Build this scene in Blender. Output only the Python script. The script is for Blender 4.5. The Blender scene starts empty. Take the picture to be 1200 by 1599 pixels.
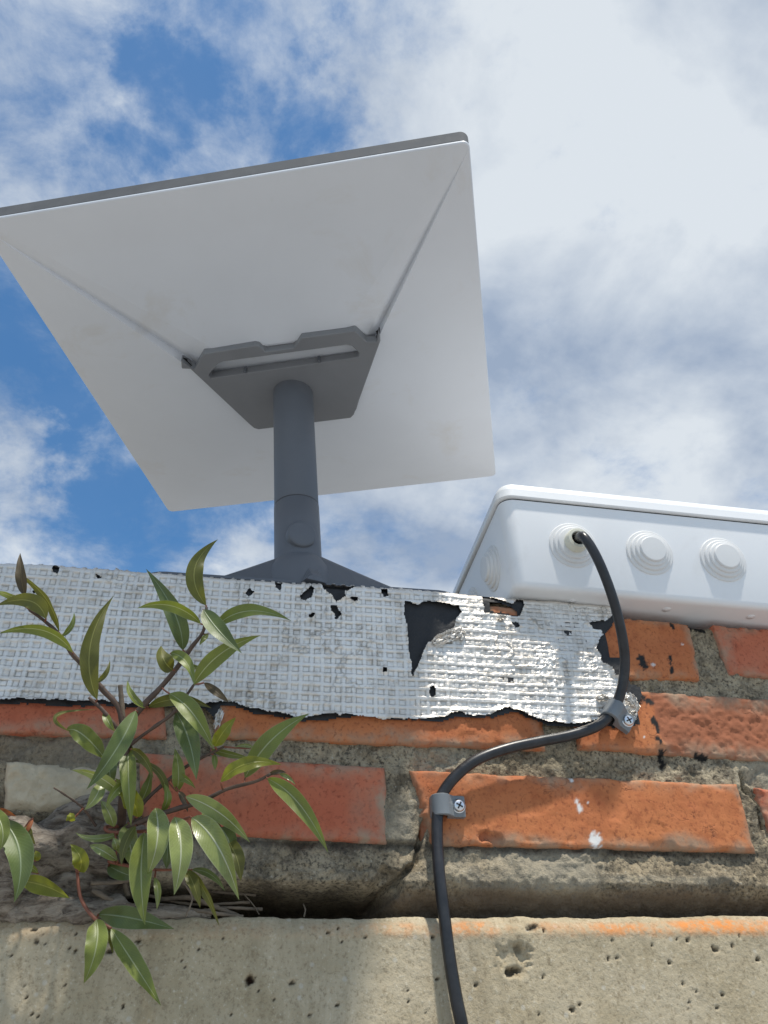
import bpy, bmesh, math, random
import numpy as np
from mathutils import Vector, Matrix

scene = bpy.context.scene
R0 = random.Random(7)
# ------------------------------------------------------------------ camera
CAM = np.array((0.0, -0.53, 1.60)); FPX = 1241.12
RIGHT = np.array((0.98243014, -0.18444645, -0.02846989))
UP = np.array((-0.08275062, -0.56723553, 0.81938769))
FWD = np.array((0.16728228, 0.80263526, 0.57253234))
cd = bpy.data.cameras.new('camera'); cam = bpy.data.objects.new('camera', cd)
scene.collection.objects.link(cam)
cam.matrix_world = Matrix(((RIGHT[0], UP[0], -FWD[0], CAM[0]), (RIGHT[1], UP[1], -FWD[1], CAM[1]),
                           (RIGHT[2], UP[2], -FWD[2], CAM[2]), (0, 0, 0, 1)))
cd.sensor_width = 36; cd.sensor_fit = 'AUTO'; cd.lens = FPX / 1599 * 36
cd.clip_start = 0.02; cd.clip_end = 2000
scene.camera = cam
# ------------------------------------------------------------------ world, sun, exposure
SUN = Vector((0.125, -0.333, 1.0)).normalized()
world = bpy.data.worlds.new('World'); scene.world = world; world.use_nodes = True
def sky_nodes():
    nt = world.node_tree; N = nt.nodes; L = nt.links; N.clear()
    out = N.new('ShaderNodeOutputWorld'); bg = N.new('ShaderNodeBackground'); bg.inputs[1].default_value = 0.10
    sky = N.new('ShaderNodeTexSky'); sky.sky_type = 'NISHITA'; sky.sun_disc = False
    sky.sun_elevation = math.asin(SUN.z); sky.sun_rotation = math.atan2(SUN.x, SUN.y)
    sky.air_density = 1.0; sky.dust_density = 0.4; sky.ozone_density = 2.0
    tc = N.new('ShaderNodeTexCoord'); nrm = N.new('ShaderNodeVectorMath'); nrm.operation = 'NORMALIZE'
    L.new(tc.outputs['Generated'], nrm.inputs[0]); D = nrm.outputs[0]
    def math_(op, a, b=None, clamp=False):
        n = N.new('ShaderNodeMath'); n.operation = op; n.use_clamp = clamp
        for i, v in enumerate((a, b)):
            if v is None: continue
            if isinstance(v, (int, float)): n.inputs[i].default_value = v
            else: L.new(v, n.inputs[i])
        return n.outputs[0]
    sep = N.new('ShaderNodeSeparateXYZ'); L.new(D, sep.inputs[0])
    zz = math_('ADD', math_('MAXIMUM', sep.outputs[2], 0.0), 0.22)
    comb = N.new('ShaderNodeCombineXYZ')
    L.new(math_('DIVIDE', sep.outputs[0], zz), comb.inputs[0]); L.new(math_('DIVIDE', sep.outputs[1], zz), comb.inputs[1])
    def noise(scale, detail, rough, dist, off):
        m = N.new('ShaderNodeVectorMath'); m.operation = 'ADD'; m.inputs[1].default_value = off
        L.new(comb.outputs[0], m.inputs[0])
        n = N.new('ShaderNodeTexNoise'); n.inputs['Scale'].default_value = scale; n.inputs['Detail'].default_value = detail
        n.inputs['Roughness'].default_value = rough; n.inputs['Distortion'].default_value = dist
        L.new(m.outputs[0], n.inputs['Vector']); return n.outputs[0]
    n1 = noise(2.4, 3, 0.5, 0.1, (3.1, 1.7, 0.0)); n2 = noise(7.0, 12, 0.64, 0.2, (0.4, 5.2, 1.0))
    cov = math_('ADD', math_('MULTIPLY', n1, 0.55), math_('MULTIPLY', n2, 1.45))
    # broad open gaps of blue between the clouds (directions in the sky)
    wn = N.new('ShaderNodeTexNoise'); wn.inputs['Scale'].default_value = 9.0; wn.inputs['Detail'].default_value = 6; wn.inputs['Roughness'].default_value = 0.6; L.new(D, wn.inputs['Vector'])
    w0 = N.new('ShaderNodeVectorMath'); w0.operation = 'SUBTRACT'; w0.inputs[1].default_value = (0.5, 0.5, 0.5); L.new(wn.outputs['Color'], w0.inputs[0])
    w1 = N.new('ShaderNodeVectorMath'); w1.operation = 'SCALE'; w1.inputs[3].default_value = 0.30; L.new(w0.outputs[0], w1.inputs[0])
    w2 = N.new('ShaderNodeVectorMath'); w2.operation = 'ADD'; L.new(D, w2.inputs[0]); L.new(w1.outputs[0], w2.inputs[1])
    w3 = N.new('ShaderNodeVectorMath'); w3.operation = 'NORMALIZE'; L.new(w2.outputs[0], w3.inputs[0]); DW_ = w3.outputs[0]
    def gap(px, py, r, w):
        nonlocal cov
        d = FWD + RIGHT * ((px - 600) / FPX) + UP * ((799.5 - py) / FPX); d /= np.linalg.norm(d)
        dt = N.new('ShaderNodeVectorMath'); dt.operation = 'DOT_PRODUCT'; L.new(DW_, dt.inputs[0]); dt.inputs[1].default_value = d
        mr = N.new('ShaderNodeMapRange'); mr.interpolation_type = 'SMOOTHSTEP'
        mr.inputs['From Min'].default_value = math.cos(r); mr.inputs['From Max'].default_value = 1.0
        mr.inputs['To Min'].default_value = 0; mr.inputs['To Max'].default_value = w
        L.new(dt.outputs['Value'], mr.inputs['Value']); cov = math_('ADD', cov, mr.outputs[0])
    for g in GAPS: gap(*g)
    mr = N.new('ShaderNodeMapRange'); mr.interpolation_type = 'SMOOTHSTEP'
    mr.inputs['From Min'].default_value = 0.58; mr.inputs['From Max'].default_value = 1.30
    mr.inputs['To Min'].default_value = 0.05; mr.inputs['To Max'].default_value = 0.98
    L.new(cov, mr.inputs['Value'])
    # cloud body: thin grey-blue to thick white
    n3 = noise(3.2, 8, 0.55, 0.2, (7.7, 2.3, 4.0))
    cr = N.new('ShaderNodeValToRGB'); L.new(n3, cr.inputs[0])
    cr.color_ramp.elements[0].position = 0.38; cr.color_ramp.elements[0].color = (0.36, 0.45, 0.60, 1)
    cr.color_ramp.elements[1].position = 0.62; cr.color_ramp.elements[1].color = (0.80, 0.86, 0.92, 1)
    sc = N.new('ShaderNodeVectorMath'); sc.operation = 'SCALE'; sc.inputs[3].default_value = 8.3; L.new(cr.outputs[0], sc.inputs[0])
    st = N.new('ShaderNodeVectorMath'); st.operation = 'MULTIPLY'; st.inputs[1].default_value = SKYT; L.new(sky.outputs[0], st.inputs[0])
    mx = N.new('ShaderNodeMix'); mx.data_type = 'RGBA'; mx.clamp_factor = True
    L.new(mr.outputs[0], mx.inputs['Factor']); L.new(st.outputs[0], mx.inputs['A']); L.new(sc.outputs[0], mx.inputs['B'])
    L.new(mx.outputs['Result'], bg.inputs[0]); L.new(bg.outputs[0], out.inputs[0])
SKYT = (0.62, 1.14, 1.40)
GAPS = ((245, 110, 0.09, -0.20), (225, 820, 0.18, -0.36), (-10, 480, 0.13, -0.10), (470, 195, 0.08, -0.16), (570, 185, 0.08, -0.10), (150, 680, 0.12, -0.14), (100, 350, 0.45, -0.14),
        (20, 760, 0.08, 0.24), (1050, 420, 0.50, 0.34), (900, 100, 0.35, 0.10), (700, 850, 0.20, 0.16))
sky_nodes()
sd = bpy.data.lights.new('sun', 'SUN'); sd.energy = 3.8; sd.angle = math.radians(2.4); sd.color = (1.0, 0.95, 0.86)
sun = bpy.data.objects.new('sun', sd); scene.collection.objects.link(sun)
sun.rotation_euler = SUN.to_track_quat('Z', 'Y').to_euler(); sun.location = (1, -2, 6)
vs = scene.view_settings; vs.view_transform = 'Standard'; vs.look = 'None'; vs.exposure = 0.14; vs.gamma = 1.0
vs.use_curve_mapping = False

# ------------------------------------------------------------------ helpers
def ray(px, py):
    return FWD + RIGHT * ((px - 600) / FPX) + UP * ((799.5 - py) / FPX)
def P(px, py, off=0.0):                     # photograph pixel -> point on the vertical plane `off` metres before the wall face
    d = ray(px, py); return CAM + d * ((-off - CAM[1]) / d[1])
def PZ(px, py, z):
    d = ray(px, py); return CAM + d * ((z - CAM[2]) / d[2])
def xz(px, py): p = P(px, py); return (p[0], p[2])

def _h(i, j, k, s):
    n = (i * 374761393 + j * 668265263 + k * 2147483647 + s * 974711) & 0xFFFFFFFF
    n = ((n ^ (n >> 13)) * 1274126177) & 0xFFFFFFFF
    n = (n ^ (n >> 16)) * 2246822519 & 0xFFFFFFFF
    return ((n ^ (n >> 15)) & 0xFFFFFF) / float(0xFFFFFF) * 2 - 1
def vnoise(p, seed=0):
    p = np.asarray(p, float); i = np.floor(p).astype(np.int64); f = p - i; f = f * f * f * (f * (f * 6 - 15) + 10)
    i = i + 100000; r = 0
    for a in (0, 1):
        for b in (0, 1):
            for c in (0, 1):
                w = (f[..., 0] if a else 1 - f[..., 0]) * (f[..., 1] if b else 1 - f[..., 1]) * (f[..., 2] if c else 1 - f[..., 2])
                r = r + w * _h(i[..., 0] + a, i[..., 1] + b, i[..., 2] + c, seed)
    return r
def fbm(p, octv=4, seed=0, gain=0.5):
    a = 1.0; r = 0; t = 0; p = np.asarray(p, float)
    for o in range(octv):
        r = r + a * vnoise(p, seed + o * 17); t += a; a *= gain; p = p * 2.03 + 5.7
    return r / t
def sstep(a, b, x):
    t = np.clip((x - a) / (b - a), 0, 1); return t * t * (3 - 2 * t)
def inpoly(x, z, poly):
    x = np.asarray(x); r = np.zeros(x.shape, bool); n = len(poly)
    for i in range(n):
        x1, z1 = poly[i]; x2, z2 = poly[(i + 1) % n]
        if z1 == z2: continue
        c = ((z1 > z) != (z2 > z)) & (x < (x2 - x1) * (z - z1) / (z2 - z1) + x1); r ^= c
    return r
def segdist(x, z, pts):
    best = np.full(np.shape(x), 9.0)
    for (a, b), (c, d) in zip(pts[:-1], pts[1:]):
        ux, uz = c - a, d - b; l = ux * ux + uz * uz + 1e-12
        t = np.clip(((x - a) * ux + (z - b) * uz) / l, 0, 1)
        best = np.minimum(best, np.hypot(x - a - t * ux, z - b - t * uz))
    return best
def catmull(pts, n):
    pts = np.asarray(pts, float); m = len(pts); out = []
    q = np.vstack([2 * pts[0] - pts[1], pts, 2 * pts[-1] - pts[-2]])
    for t in np.linspace(0, m - 1 - 1e-9, n):
        i = int(t); u = t - i; a, b, c, d = q[i:i + 4]
        out.append(0.5 * (2 * b + (c - a) * u + (2 * a - 5 * b + 4 * c - d) * u * u + (3 * b - 3 * c + d - a) * u ** 3))
    return np.array(out)

def empty(name, loc, label, cat, group=None):
    o = bpy.data.objects.new(name, None); scene.collection.objects.link(o); o.location = loc; o.empty_display_size = 0.05
    o['label'] = label; o['category'] = cat
    if group: o['group'] = group
    return o
def world_loc(o):
    l = Vector(o.location)
    while o.parent: o = o.parent; l = l + Vector(o.location)
    return l
def mobj(name, V, F, mat, parent=None, smooth=True, attrs=None, origin=None, angle=None):
    """one mesh object from world-space vertices; origin = its own base point"""
    V = np.asarray(V, float)
    if origin is None: origin = (V.min(0) + V.max(0)) / 2 if parent is not None else np.zeros(3)
    me = bpy.data.meshes.new(name)
    Fl = F.tolist() if isinstance(F, np.ndarray) else F
    me.from_pydata((V - np.asarray(origin)).tolist(), [], Fl); me.update()
    if attrs:
        for k, a in attrs.items():
            at = me.attributes.new(k, 'FLOAT', 'POINT'); at.data.foreach_set('value', np.asarray(a, np.float32))
    if smooth:
        me.polygons.foreach_set('use_smooth', [True] * len(me.polygons))
        if angle: me.set_sharp_from_angle(angle=math.radians(angle))
    me.materials.append(mat)
    o = bpy.data.objects.new(name, me); scene.collection.objects.link(o)
    if parent is not None:
        o.parent = parent; o.location = Vector(origin) - world_loc(parent)
    else: o.location = Vector(origin)
    return o
def gridfaces(nr, nc, keep=None):
    i = np.arange(nr - 1)[:, None] * nc + np.arange(nc - 1)[None, :]
    F = np.stack([i, i + 1, i + nc + 1, i + nc], -1).reshape(-1, 4)
    return F if keep is None else F[keep.reshape(-1)]
def compact(V, F, attrs=None):
    u, inv = np.unique(F.reshape(-1), return_inverse=True)
    return V[u], inv.reshape(F.shape), ({k: a[u] for k, a in attrs.items()} if attrs else None)
def tube(path, rad, ns=12, cap=True, rough=0.0, seed=0, flat=1.0, up=(0.2, 1, 0.1)):
    path = np.asarray(path, float); n = len(path); rad = np.broadcast_to(np.asarray(rad, float), (n,))
    T = np.gradient(path, axis=0); T /= np.linalg.norm(T, axis=1)[:, None] + 1e-12
    u = np.asarray(up, float); V = []
    for i in range(n):
        u = u - T[i] * (u @ T[i]); u /= np.linalg.norm(u) + 1e-12; w = np.cross(T[i], u)
        for k in range(ns):
            a = 2 * math.pi * k / ns; V.append(path[i] + rad[i] * (math.cos(a) * u + math.sin(a) * w * flat))
    V = np.array(V)
    if rough:
        c = np.repeat(path, ns, 0); nrm = V - c
        V = V + nrm * (rough * fbm(V * (0.9 / max(rad.max(), 1e-4)) + seed, 4, seed))[:, None]
    F = []
    for i in range(n - 1):
        for k in range(ns):
            a = i * ns + k; b = i * ns + (k + 1) % ns; F.append((a, b, b + ns, a + ns))
    if cap: F.append(tuple(range(ns))[::-1]); F.append(tuple(range((n - 1) * ns, n * ns)))
    return V, F
def lathe(prof, base, axis, ns=48, closed_end=True, ref=(0.3, 0.2, 1)):
    """prof: (radius, height) list along axis from base"""
    axis = np.asarray(axis, float); axis /= np.linalg.norm(axis); u = np.asarray(ref, float); u = u - axis * (u @ axis); u /= np.linalg.norm(u)
    w = np.cross(axis, u); V = []; base = np.asarray(base, float)
    for r, h in prof:
        for k in range(ns):
            a = 2 * math.pi * k / ns; V.append(base + axis * h + r * (math.cos(a) * u + math.sin(a) * w))
    F = []; n = len(prof)
    for i in range(n - 1):
        for k in range(ns):
            a = i * ns + k; b = i * ns + (k + 1) % ns; F.append((a, b, b + ns, a + ns))
    if closed_end: F.append(tuple(range(ns))[::-1]); F.append(tuple(range((n - 1) * ns, n * ns)))
    return np.array(V), F
def rrect(w, d, r, n=6, cx=0, cy=0):
    pts = []
    for sx, sy, a0 in ((1, 1, 0), (-1, 1, 90), (-1, -1, 180), (1, -1, 270)):
        for k in range(n + 1):
            a = math.radians(a0 + 90 * k / n)
            pts.append((cx + sx * (w / 2 - r) + r * math.cos(a), cy + sy * (d / 2 - r) + r * math.sin(a)))
    return np.array(pts)
def loft(rings, cap=True):
    n = len(rings[0]); V = np.vstack(rings); F = []
    for i in range(len(rings) - 1):
        for k in range(n):
            a = i * n + k; b = i * n + (k + 1) % n; F.append((a, b, b + n, a + n))
    if cap: F.append(tuple(range(n))[::-1]); F.append(tuple(range((len(rings) - 1) * n, len(rings) * n)))
    return V, F
def merge(*vf):
    V = []; F = []; o = 0
    for v, f in vf:
        V.append(np.asarray(v)); F += [tuple(int(i) + o for i in x) for x in f]; o += len(v)
    return np.vstack(V), F
def bevbox(c, ex, ey, ez, hx, hy, hz, b):
    """bevelled box: centre, unit axes, half sizes, bevel"""
    bm = bmesh.new(); bmesh.ops.create_cube(bm, size=2)
    for v in bm.verts: v.co = Vector((v.co.x * hx, v.co.y * hy, v.co.z * hz))
    bmesh.ops.bevel(bm, geom=bm.edges[:], offset=b, segments=3, profile=0.5, affect='EDGES')
    bm.verts.index_update()
    V = np.array([v.co[:] for v in bm.verts]); F = [[v.index for v in f.verts] for f in bm.faces]; bm.free()
    A = np.array([ex, ey, ez], float); return V @ A + np.asarray(c, float), F

# ------------------------------------------------------------------ materials
def mat(name):
    m = bpy.data.materials.new(name); m.use_nodes = True; nt = m.node_tree; nt.nodes.clear()
    o = nt.nodes.new('ShaderNodeOutputMaterial'); b = nt.nodes.new('ShaderNodeBsdfPrincipled'); nt.links.new(b.outputs[0], o.inputs[0])
    return m, G(nt, b, o)
class G:
    def __init__(s, nt, b, o): s.nt = nt; s.N = nt.nodes; s.L = nt.links; s.b = b; s.o = o
    def put(s, inp, v):
        if hasattr(v, 'links') or isinstance(v, bpy.types.NodeSocket): s.L.new(v, inp)
        else: inp.default_value = v
    def coord(s, kind='Object', scale=(1, 1, 1), rnd=True):
        t = s.N.new('ShaderNodeTexCoord'); m = s.N.new('ShaderNodeMapping'); m.inputs['Scale'].default_value = scale
        s.L.new(t.outputs[kind], m.inputs[0])
        if rnd:
            oi = s.N.new('ShaderNodeObjectInfo'); k = s.N.new('ShaderNodeVectorMath'); k.operation = 'SCALE'
            cb = s.N.new('ShaderNodeCombineXYZ'); s.L.new(oi.outputs['Random'], cb.inputs[0]); s.L.new(oi.outputs['Random'], cb.inputs[2])
            k.inputs[3].default_value = 3.7; s.L.new(cb.outputs[0], k.inputs[0]); s.L.new(k.outputs[0], m.inputs['Location'])
        return m.outputs[0]
    def noise(s, co, scale, detail=6, rough=0.55, dist=0.0):
        n = s.N.new('ShaderNodeTexNoise'); n.inputs['Scale'].default_value = scale; n.inputs['Detail'].default_value = detail
        n.inputs['Roughness'].default_value = rough; n.inputs['Distortion'].default_value = dist; s.L.new(co, n.inputs['Vector']); return n.outputs[0]
    def voro(s, co, scale, out='Distance', feature='F1'):
        n = s.N.new('ShaderNodeTexVoronoi'); n.feature = feature; n.inputs['Scale'].default_value = scale; s.L.new(co, n.inputs['Vector']); return n.outputs[out]
    def ramp(s, v, *st):
        n = s.N.new('ShaderNodeValToRGB'); e = n.color_ramp.elements
        while len(e) < len(st): e.new(0.5)
        for x, (p, c) in zip(e, st):
            x.position = p; x.color = (c, c, c, 1) if isinstance(c, (int, float)) else (*c, 1)
        s.L.new(v, n.inputs[0]); return n.outputs[0]
    def mix(s, f, a, b, mode='MIX'):
        n = s.N.new('ShaderNodeMix'); n.data_type = 'RGBA'; n.blend_type = mode; n.clamp_factor = True
        s.put(n.inputs['Factor'], f)
        for k, v in (('A', a), ('B', b)):
            s.put(n.inputs[k], v if not isinstance(v, tuple) else (*v, 1))
        return n.outputs['Result']
    def math(s, op, a, b=0.0, clamp=False):
        n = s.N.new('ShaderNodeMath'); n.operation = op; n.use_clamp = clamp; s.put(n.inputs[0], a); s.put(n.inputs[1], b); return n.outputs[0]
    def attr(s, name):
        n = s.N.new('ShaderNodeAttribute'); n.attribute_name = name; return n.outputs['Fac']
    def bump(s, h, strength, dist, prev=None):
        n = s.N.new('ShaderNodeBump'); n.inputs['Strength'].default_value = strength; n.inputs['Distance'].default_value = dist
        s.L.new(h, n.inputs['Height'])
        if prev: s.L.new(prev, n.inputs['Normal'])
        return n.outputs[0]
    def set(s, **k):
        nm = dict(color='Base Color', rough='Roughness', metal='Metallic', normal='Normal', spec='Specular IOR Level', coat='Coat Weight', ior='IOR')
        for a, v in k.items():
            s.put(s.b.inputs[nm[a]], (*v, 1) if isinstance(v, tuple) and a == 'color' else v)
M = {}
def m_brick(name, base, dark, light):
    m, g = mat(name); co = g.coord(); n1 = g.noise(co, 14, 6, 0.6, 0.3); n2 = g.noise(co, 70, 5, 0.6); n3 = g.noise(co, 380, 4, 0.6)
    c = g.mix(g.ramp(n1, (0.35, 0), (0.7, 1)), base, light)
    c = g.mix(g.ramp(n2, (0.52, 0), (0.72, 0.55)), c, dark)
    c = g.mix(g.ramp(n3, (0.30, 0.7), (0.47, 0)), c, tuple(x * 0.7 for x in dark))
    c = g.mix(g.ramp(n3, (0.68, 0), (0.76, 0.35)), c, (0.62, 0.36, 0.22))
    co2 = g.coord(scale=(1, 1, 2.2)); st = g.noise(co2, 22, 8, 0.7, 1.2)
    c = g.mix(g.ramp(st, (0.60, 0), (0.74, 0.5)), c, (0.16, 0.07, 0.045))
    c = g.mix(g.attr('rough'), c, g.mix(n2, (0.42, 0.14, 0.06), (0.28, 0.11, 0.06)))
    c = g.mix(g.math('MULTIPLY', g.attr('smear'), g.ramp(n2, (0.35, 0), (0.6, 1))), c, (0.36, 0.31, 0.22))
    c = g.mix(g.attr('white'), c, (0.78, 0.76, 0.72)); c = g.mix(g.attr('tar'), c, (0.02, 0.019, 0.018))
    nb = g.bump(n3, 0.4, 0.0007); nb = g.bump(n2, 0.3, 0.0012, nb)
    fl = g.math('MULTIPLY', g.ramp(g.math('ABSOLUTE', g.math('SUBTRACT', g.noise(co, 42, 5, 0.55, 0.6), 0.5)), (0.0, 1.0), (0.010, 0.0)), g.ramp(g.noise(co, 55, 3, 0.5), (0.57, 0), (0.64, 1)))
    c = g.mix(g.math('MULTIPLY', fl, 0.45), c, (0.15, 0.05, 0.028)); inv = g.math('SUBTRACT', 1.0, fl); nb = g.bump(inv, 0.5, 0.0010, nb)
    g.set(color=c, rough=g.ramp(n2, (0.3, 0.72), (0.7, 0.9)), normal=nb, spec=0.35); return m
M['brick'] = m_brick('brick_face', (0.46, 0.142, 0.052), (0.29, 0.075, 0.032), (0.57, 0.205, 0.075))
M['brick_red'] = m_brick('brick_face_red', (0.47, 0.125, 0.062), (0.30, 0.065, 0.035), (0.52, 0.165, 0.085))
def m_mortar():
    m, g = mat('mortar'); co = g.coord('Object', rnd=False); n1 = g.noise(co, 9, 6, 0.6, 0.4); n2 = g.noise(co, 55, 6, 0.7); n3 = g.noise(co, 420, 4, 0.65)
    n4 = g.noise(co, 130, 5, 0.7)
    c = g.mix(g.ramp(n1, (0.35, 0), (0.65, 1)), (0.32, 0.255, 0.165), (0.46, 0.385, 0.265))
    c = g.mix(g.ramp(n2, (0.44, 0), (0.62, 0.8)), c, (0.095, 0.078, 0.055))
    c = g.mix(g.ramp(n3, (0.36, 0.85), (0.50, 0)), c, (0.06, 0.053, 0.042))
    c = g.mix(g.ramp(n3, (0.60, 0), (0.72, 0.6)), c, (0.58, 0.54, 0.45))
    c = g.mix(g.ramp(n4, (0.60, 0), (0.75, 0.45)), c, (0.33, 0.27, 0.12))
    c = g.mix(g.attr('pale'), c, g.mix(n2, (0.33, 0.295, 0.22), (0.46, 0.42, 0.33)))
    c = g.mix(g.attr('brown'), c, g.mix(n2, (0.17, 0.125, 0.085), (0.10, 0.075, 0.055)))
    c = g.mix(g.attr('stain_shade'), c, (0.05, 0.045, 0.038)); c = g.mix(g.attr('tar'), c, (0.018, 0.017, 0.016))
    nb = g.bump(n3, 0.9, 0.0016); nb = g.bump(n4, 0.8, 0.0022, nb)
    g.set(color=c, rough=0.92, normal=nb, spec=0.2); return m
M['mortar'] = m_mortar()
def m_concrete():
    m, g = mat('weathered_concrete'); co = g.coord('Object', rnd=False); n1 = g.noise(co, 5, 6, 0.6, 0.5); n2 = g.noise(co, 38, 6, 0.65); n3 = g.noise(co, 520, 3, 0.6); n4 = g.noise(co, 190, 5, 0.7)
    c = g.mix(g.ramp(n1, (0.35, 0), (0.65, 1)), (0.44, 0.36, 0.23), (0.55, 0.475, 0.345))
    c = g.mix(g.ramp(n2, (0.45, 0), (0.70, 0.55)), c, (0.33, 0.265, 0.16))
    c = g.mix(g.ramp(n4, (0.56, 0), (0.70, 0.6)), c, (0.19, 0.145, 0.085))
    c = g.mix(g.ramp(n3, (0.32, 0.5), (0.45, 0)), c, (0.19, 0.145, 0.09))
    c = g.mix(g.ramp(n3, (0.60, 0), (0.72, 0.5)), c, (0.70, 0.64, 0.50))
    st = g.noise(g.coord('Object', scale=(26, 1, 3.0), rnd=False), 1.0, 6, 0.65, 0.8); c = g.mix(g.ramp(st, (0.50, 0), (0.68, 0.5)), c, (0.24, 0.19, 0.115))
    vc = g.voro(co, 90, 'Distance'); c = g.mix(g.ramp(vc, (0.08, 0.5), (0.16, 0.0)), c, (0.56, 0.53, 0.45))
    c = g.mix(g.math('MULTIPLY', g.attr('orange'), g.math('MULTIPLY', g.ramp(n2, (0.36, 0.1), (0.56, 1)), g.ramp(n4, (0.40, 0.25), (0.52, 1)))), c, (0.72, 0.27, 0.075))
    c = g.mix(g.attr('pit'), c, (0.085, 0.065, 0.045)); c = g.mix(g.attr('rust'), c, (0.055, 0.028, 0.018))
    nb = g.bump(n3, 0.6, 0.0008); nb = g.bump(n4, 0.25, 0.0012, nb)
    g.set(color=c, rough=0.9, normal=nb, spec=0.25); return m
M['concrete'] = m_concrete()
def m_foil():
    m, g = mat('aluminium_foil'); co = g.coord('Object', rnd=False); n1 = g.noise(co, 8, 5, 0.6); n2 = g.noise(co, 60, 6, 0.7, 0.5); n3 = g.noise(co, 300, 4, 0.7, 1.0)
    c = g.mix(g.ramp(n1, (0.35, 0), (0.65, 1)), (0.72, 0.67, 0.605), (0.86, 0.815, 0.75))
    c = g.mix(g.ramp(n2, (0.50, 0), (0.72, 0.7)), c, (0.46, 0.405, 0.335))
    c = g.mix(g.math('MULTIPLY', g.attr('groove_shade'), g.ramp(n2, (0.30, 0.45), (0.65, 0.9))), c, (0.25, 0.225, 0.19))  # shadow lines along the emboss edges and creases, painted into the colour
    nb = g.bump(n3, 0.8, 0.0008); nb = g.bump(n2, 0.4, 0.001, nb)
    g.set(color=c, metal=g.math('MULTIPLY_ADD', g.attr('shine'), 0.32), rough=g.math('ADD', g.ramp(n2, (0.3, 0.30), (0.7, 0.50)), g.math('MULTIPLY', g.attr('shine'), 0.06)), normal=nb); 
    for n in g.N:
        if n.bl_idname == 'ShaderNodeMath' and n.operation == 'MULTIPLY_ADD': n.inputs[2].default_value = 0.55
    return m
M['foil'] = m_foil()
def m_simple(name, col, rough, metal=0.0, var=0.12, scale=30, bump=0.1, bscale=300, bdist=0.0004, dirt=None, spec=0.5):
    m, g = mat(name); co = g.coord(); n1 = g.noise(co, scale, 6, 0.6, 0.2); n2 = g.noise(co, bscale, 4, 0.6)
    lo = tuple(x * (1 - var) for x in col); hi = tuple(min(1, x * (1 + var)) for x in col)
    c = g.mix(g.ramp(n1, (0.3, 0), (0.7, 1)), lo, hi)
    if dirt:
        n4 = g.noise(co, dirt[0], 7, 0.65, 0.6); c = g.mix(g.ramp(n4, (dirt[1], 0), (dirt[1] + 0.2, dirt[2])), c, dirt[3])
    g.set(color=c, rough=g.ramp(n1, (0.3, rough * 0.85), (0.7, min(1, rough * 1.15))), metal=metal, normal=g.bump(n2, bump, bdist), spec=spec); return m
M['bitumen'] = m_simple('bitumen', (0.018, 0.018, 0.019), 0.6, var=0.5, scale=50, bump=0.6, bscale=120, bdist=0.002)
M['shell'] = m_simple('dish_shell_white', (0.71, 0.735, 0.775), 0.45, var=0.035, scale=8, bump=0.05, dirt=(13, 0.56, 0.32, (0.52, 0.46, 0.36)))
M['rim'] = m_simple('dish_rim_grey', (0.135, 0.138, 0.142), 0.8, var=0.14, scale=60, bump=0.1, dirt=(40, 0.55, 0.3, (0.22, 0.22, 0.21)), spec=0.2)
M['panel'] = m_simple('dish_front_white', (0.74, 0.74, 0.74), 0.5, var=0.03)
M['grey'] = m_simple('mast_grey_plastic', (0.118, 0.126, 0.142), 0.48, var=0.06, scale=25, bump=0.06, bscale=700, dirt=(30, 0.60, 0.25, (0.17, 0.17, 0.175)))
M['padgrey'] = m_simple('mount_plate_grey', (0.21, 0.215, 0.225), 0.5, var=0.06, scale=25, bump=0.06, bscale=700)
M['gap'] = m_simple('dark_gap', (0.02, 0.02, 0.022), 0.7)
M['box'] = m_simple('box_white_plastic', (0.84, 0.842, 0.84), 0.38, var=0.015, scale=14, bump=0.03, dirt=(22, 0.58, 0.16, (0.50, 0.47, 0.42)))
M['rubber'] = m_simple('grommet_rubber', (0.74, 0.735, 0.72), 0.5, var=0.03, scale=40, bump=0.05, dirt=(60, 0.6, 0.15, (0.5, 0.46, 0.4)))
M['cream'] = m_simple('grommet_cream', (0.70, 0.68, 0.56), 0.5, var=0.04, scale=60)
M['cable'] = m_simple('cable_black', (0.022, 0.022, 0.024), 0.34, var=0.4, scale=120, bump=0.15, bscale=260, bdist=0.0005, dirt=(70, 0.56, 0.22, (0.12, 0.115, 0.105)))
M['clip'] = m_simple('clip_grey_plastic', (0.19, 0.205, 0.215), 0.45, var=0.1, scale=80, dirt=(90, 0.6, 0.3, (0.3, 0.3, 0.28)))
M['screw'] = m_simple('zinc_screw', (0.72, 0.72, 0.73), 0.28, metal=1.0, var=0.15, scale=300)
M['wood'] = m_simple('dry_twig', (0.20, 0.155, 0.11), 0.85, var=0.4, scale=90, bump=0.5, bscale=400, bdist=0.001)
M['stem'] = m_simple('stem_brown', (0.095, 0.06, 0.042), 0.6, var=0.4, scale=150, bump=0.3, bscale=500, bdist=0.0006)
M['stem_red'] = m_simple('stem_red', (0.22, 0.075, 0.04), 0.55, var=0.3, scale=150)
def m_bark():
    m, g = mat('root_bark'); co = g.coord(scale=(0.7, 1, 2.0)); n1 = g.noise(co, 26, 8, 0.7, 1.6); n2 = g.noise(co, 120, 6, 0.7, 1.0)
    c = g.mix(g.ramp(n1, (0.36, 0), (0.62, 1)), (0.15, 0.115, 0.085), (0.44, 0.38, 0.31))
    c = g.mix(g.ramp(n2, (0.35, 0.8), (0.52, 0)), c, (0.06, 0.042, 0.032)); c = g.mix(g.ramp(n2, (0.62, 0), (0.75, 0.5)), c, (0.50, 0.45, 0.38))
    nb = g.bump(n1, 0.8, 0.006); nb = g.bump(n2, 0.7, 0.003, nb); g.set(color=c, rough=0.9, normal=nb, spec=0.2); return m
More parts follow.
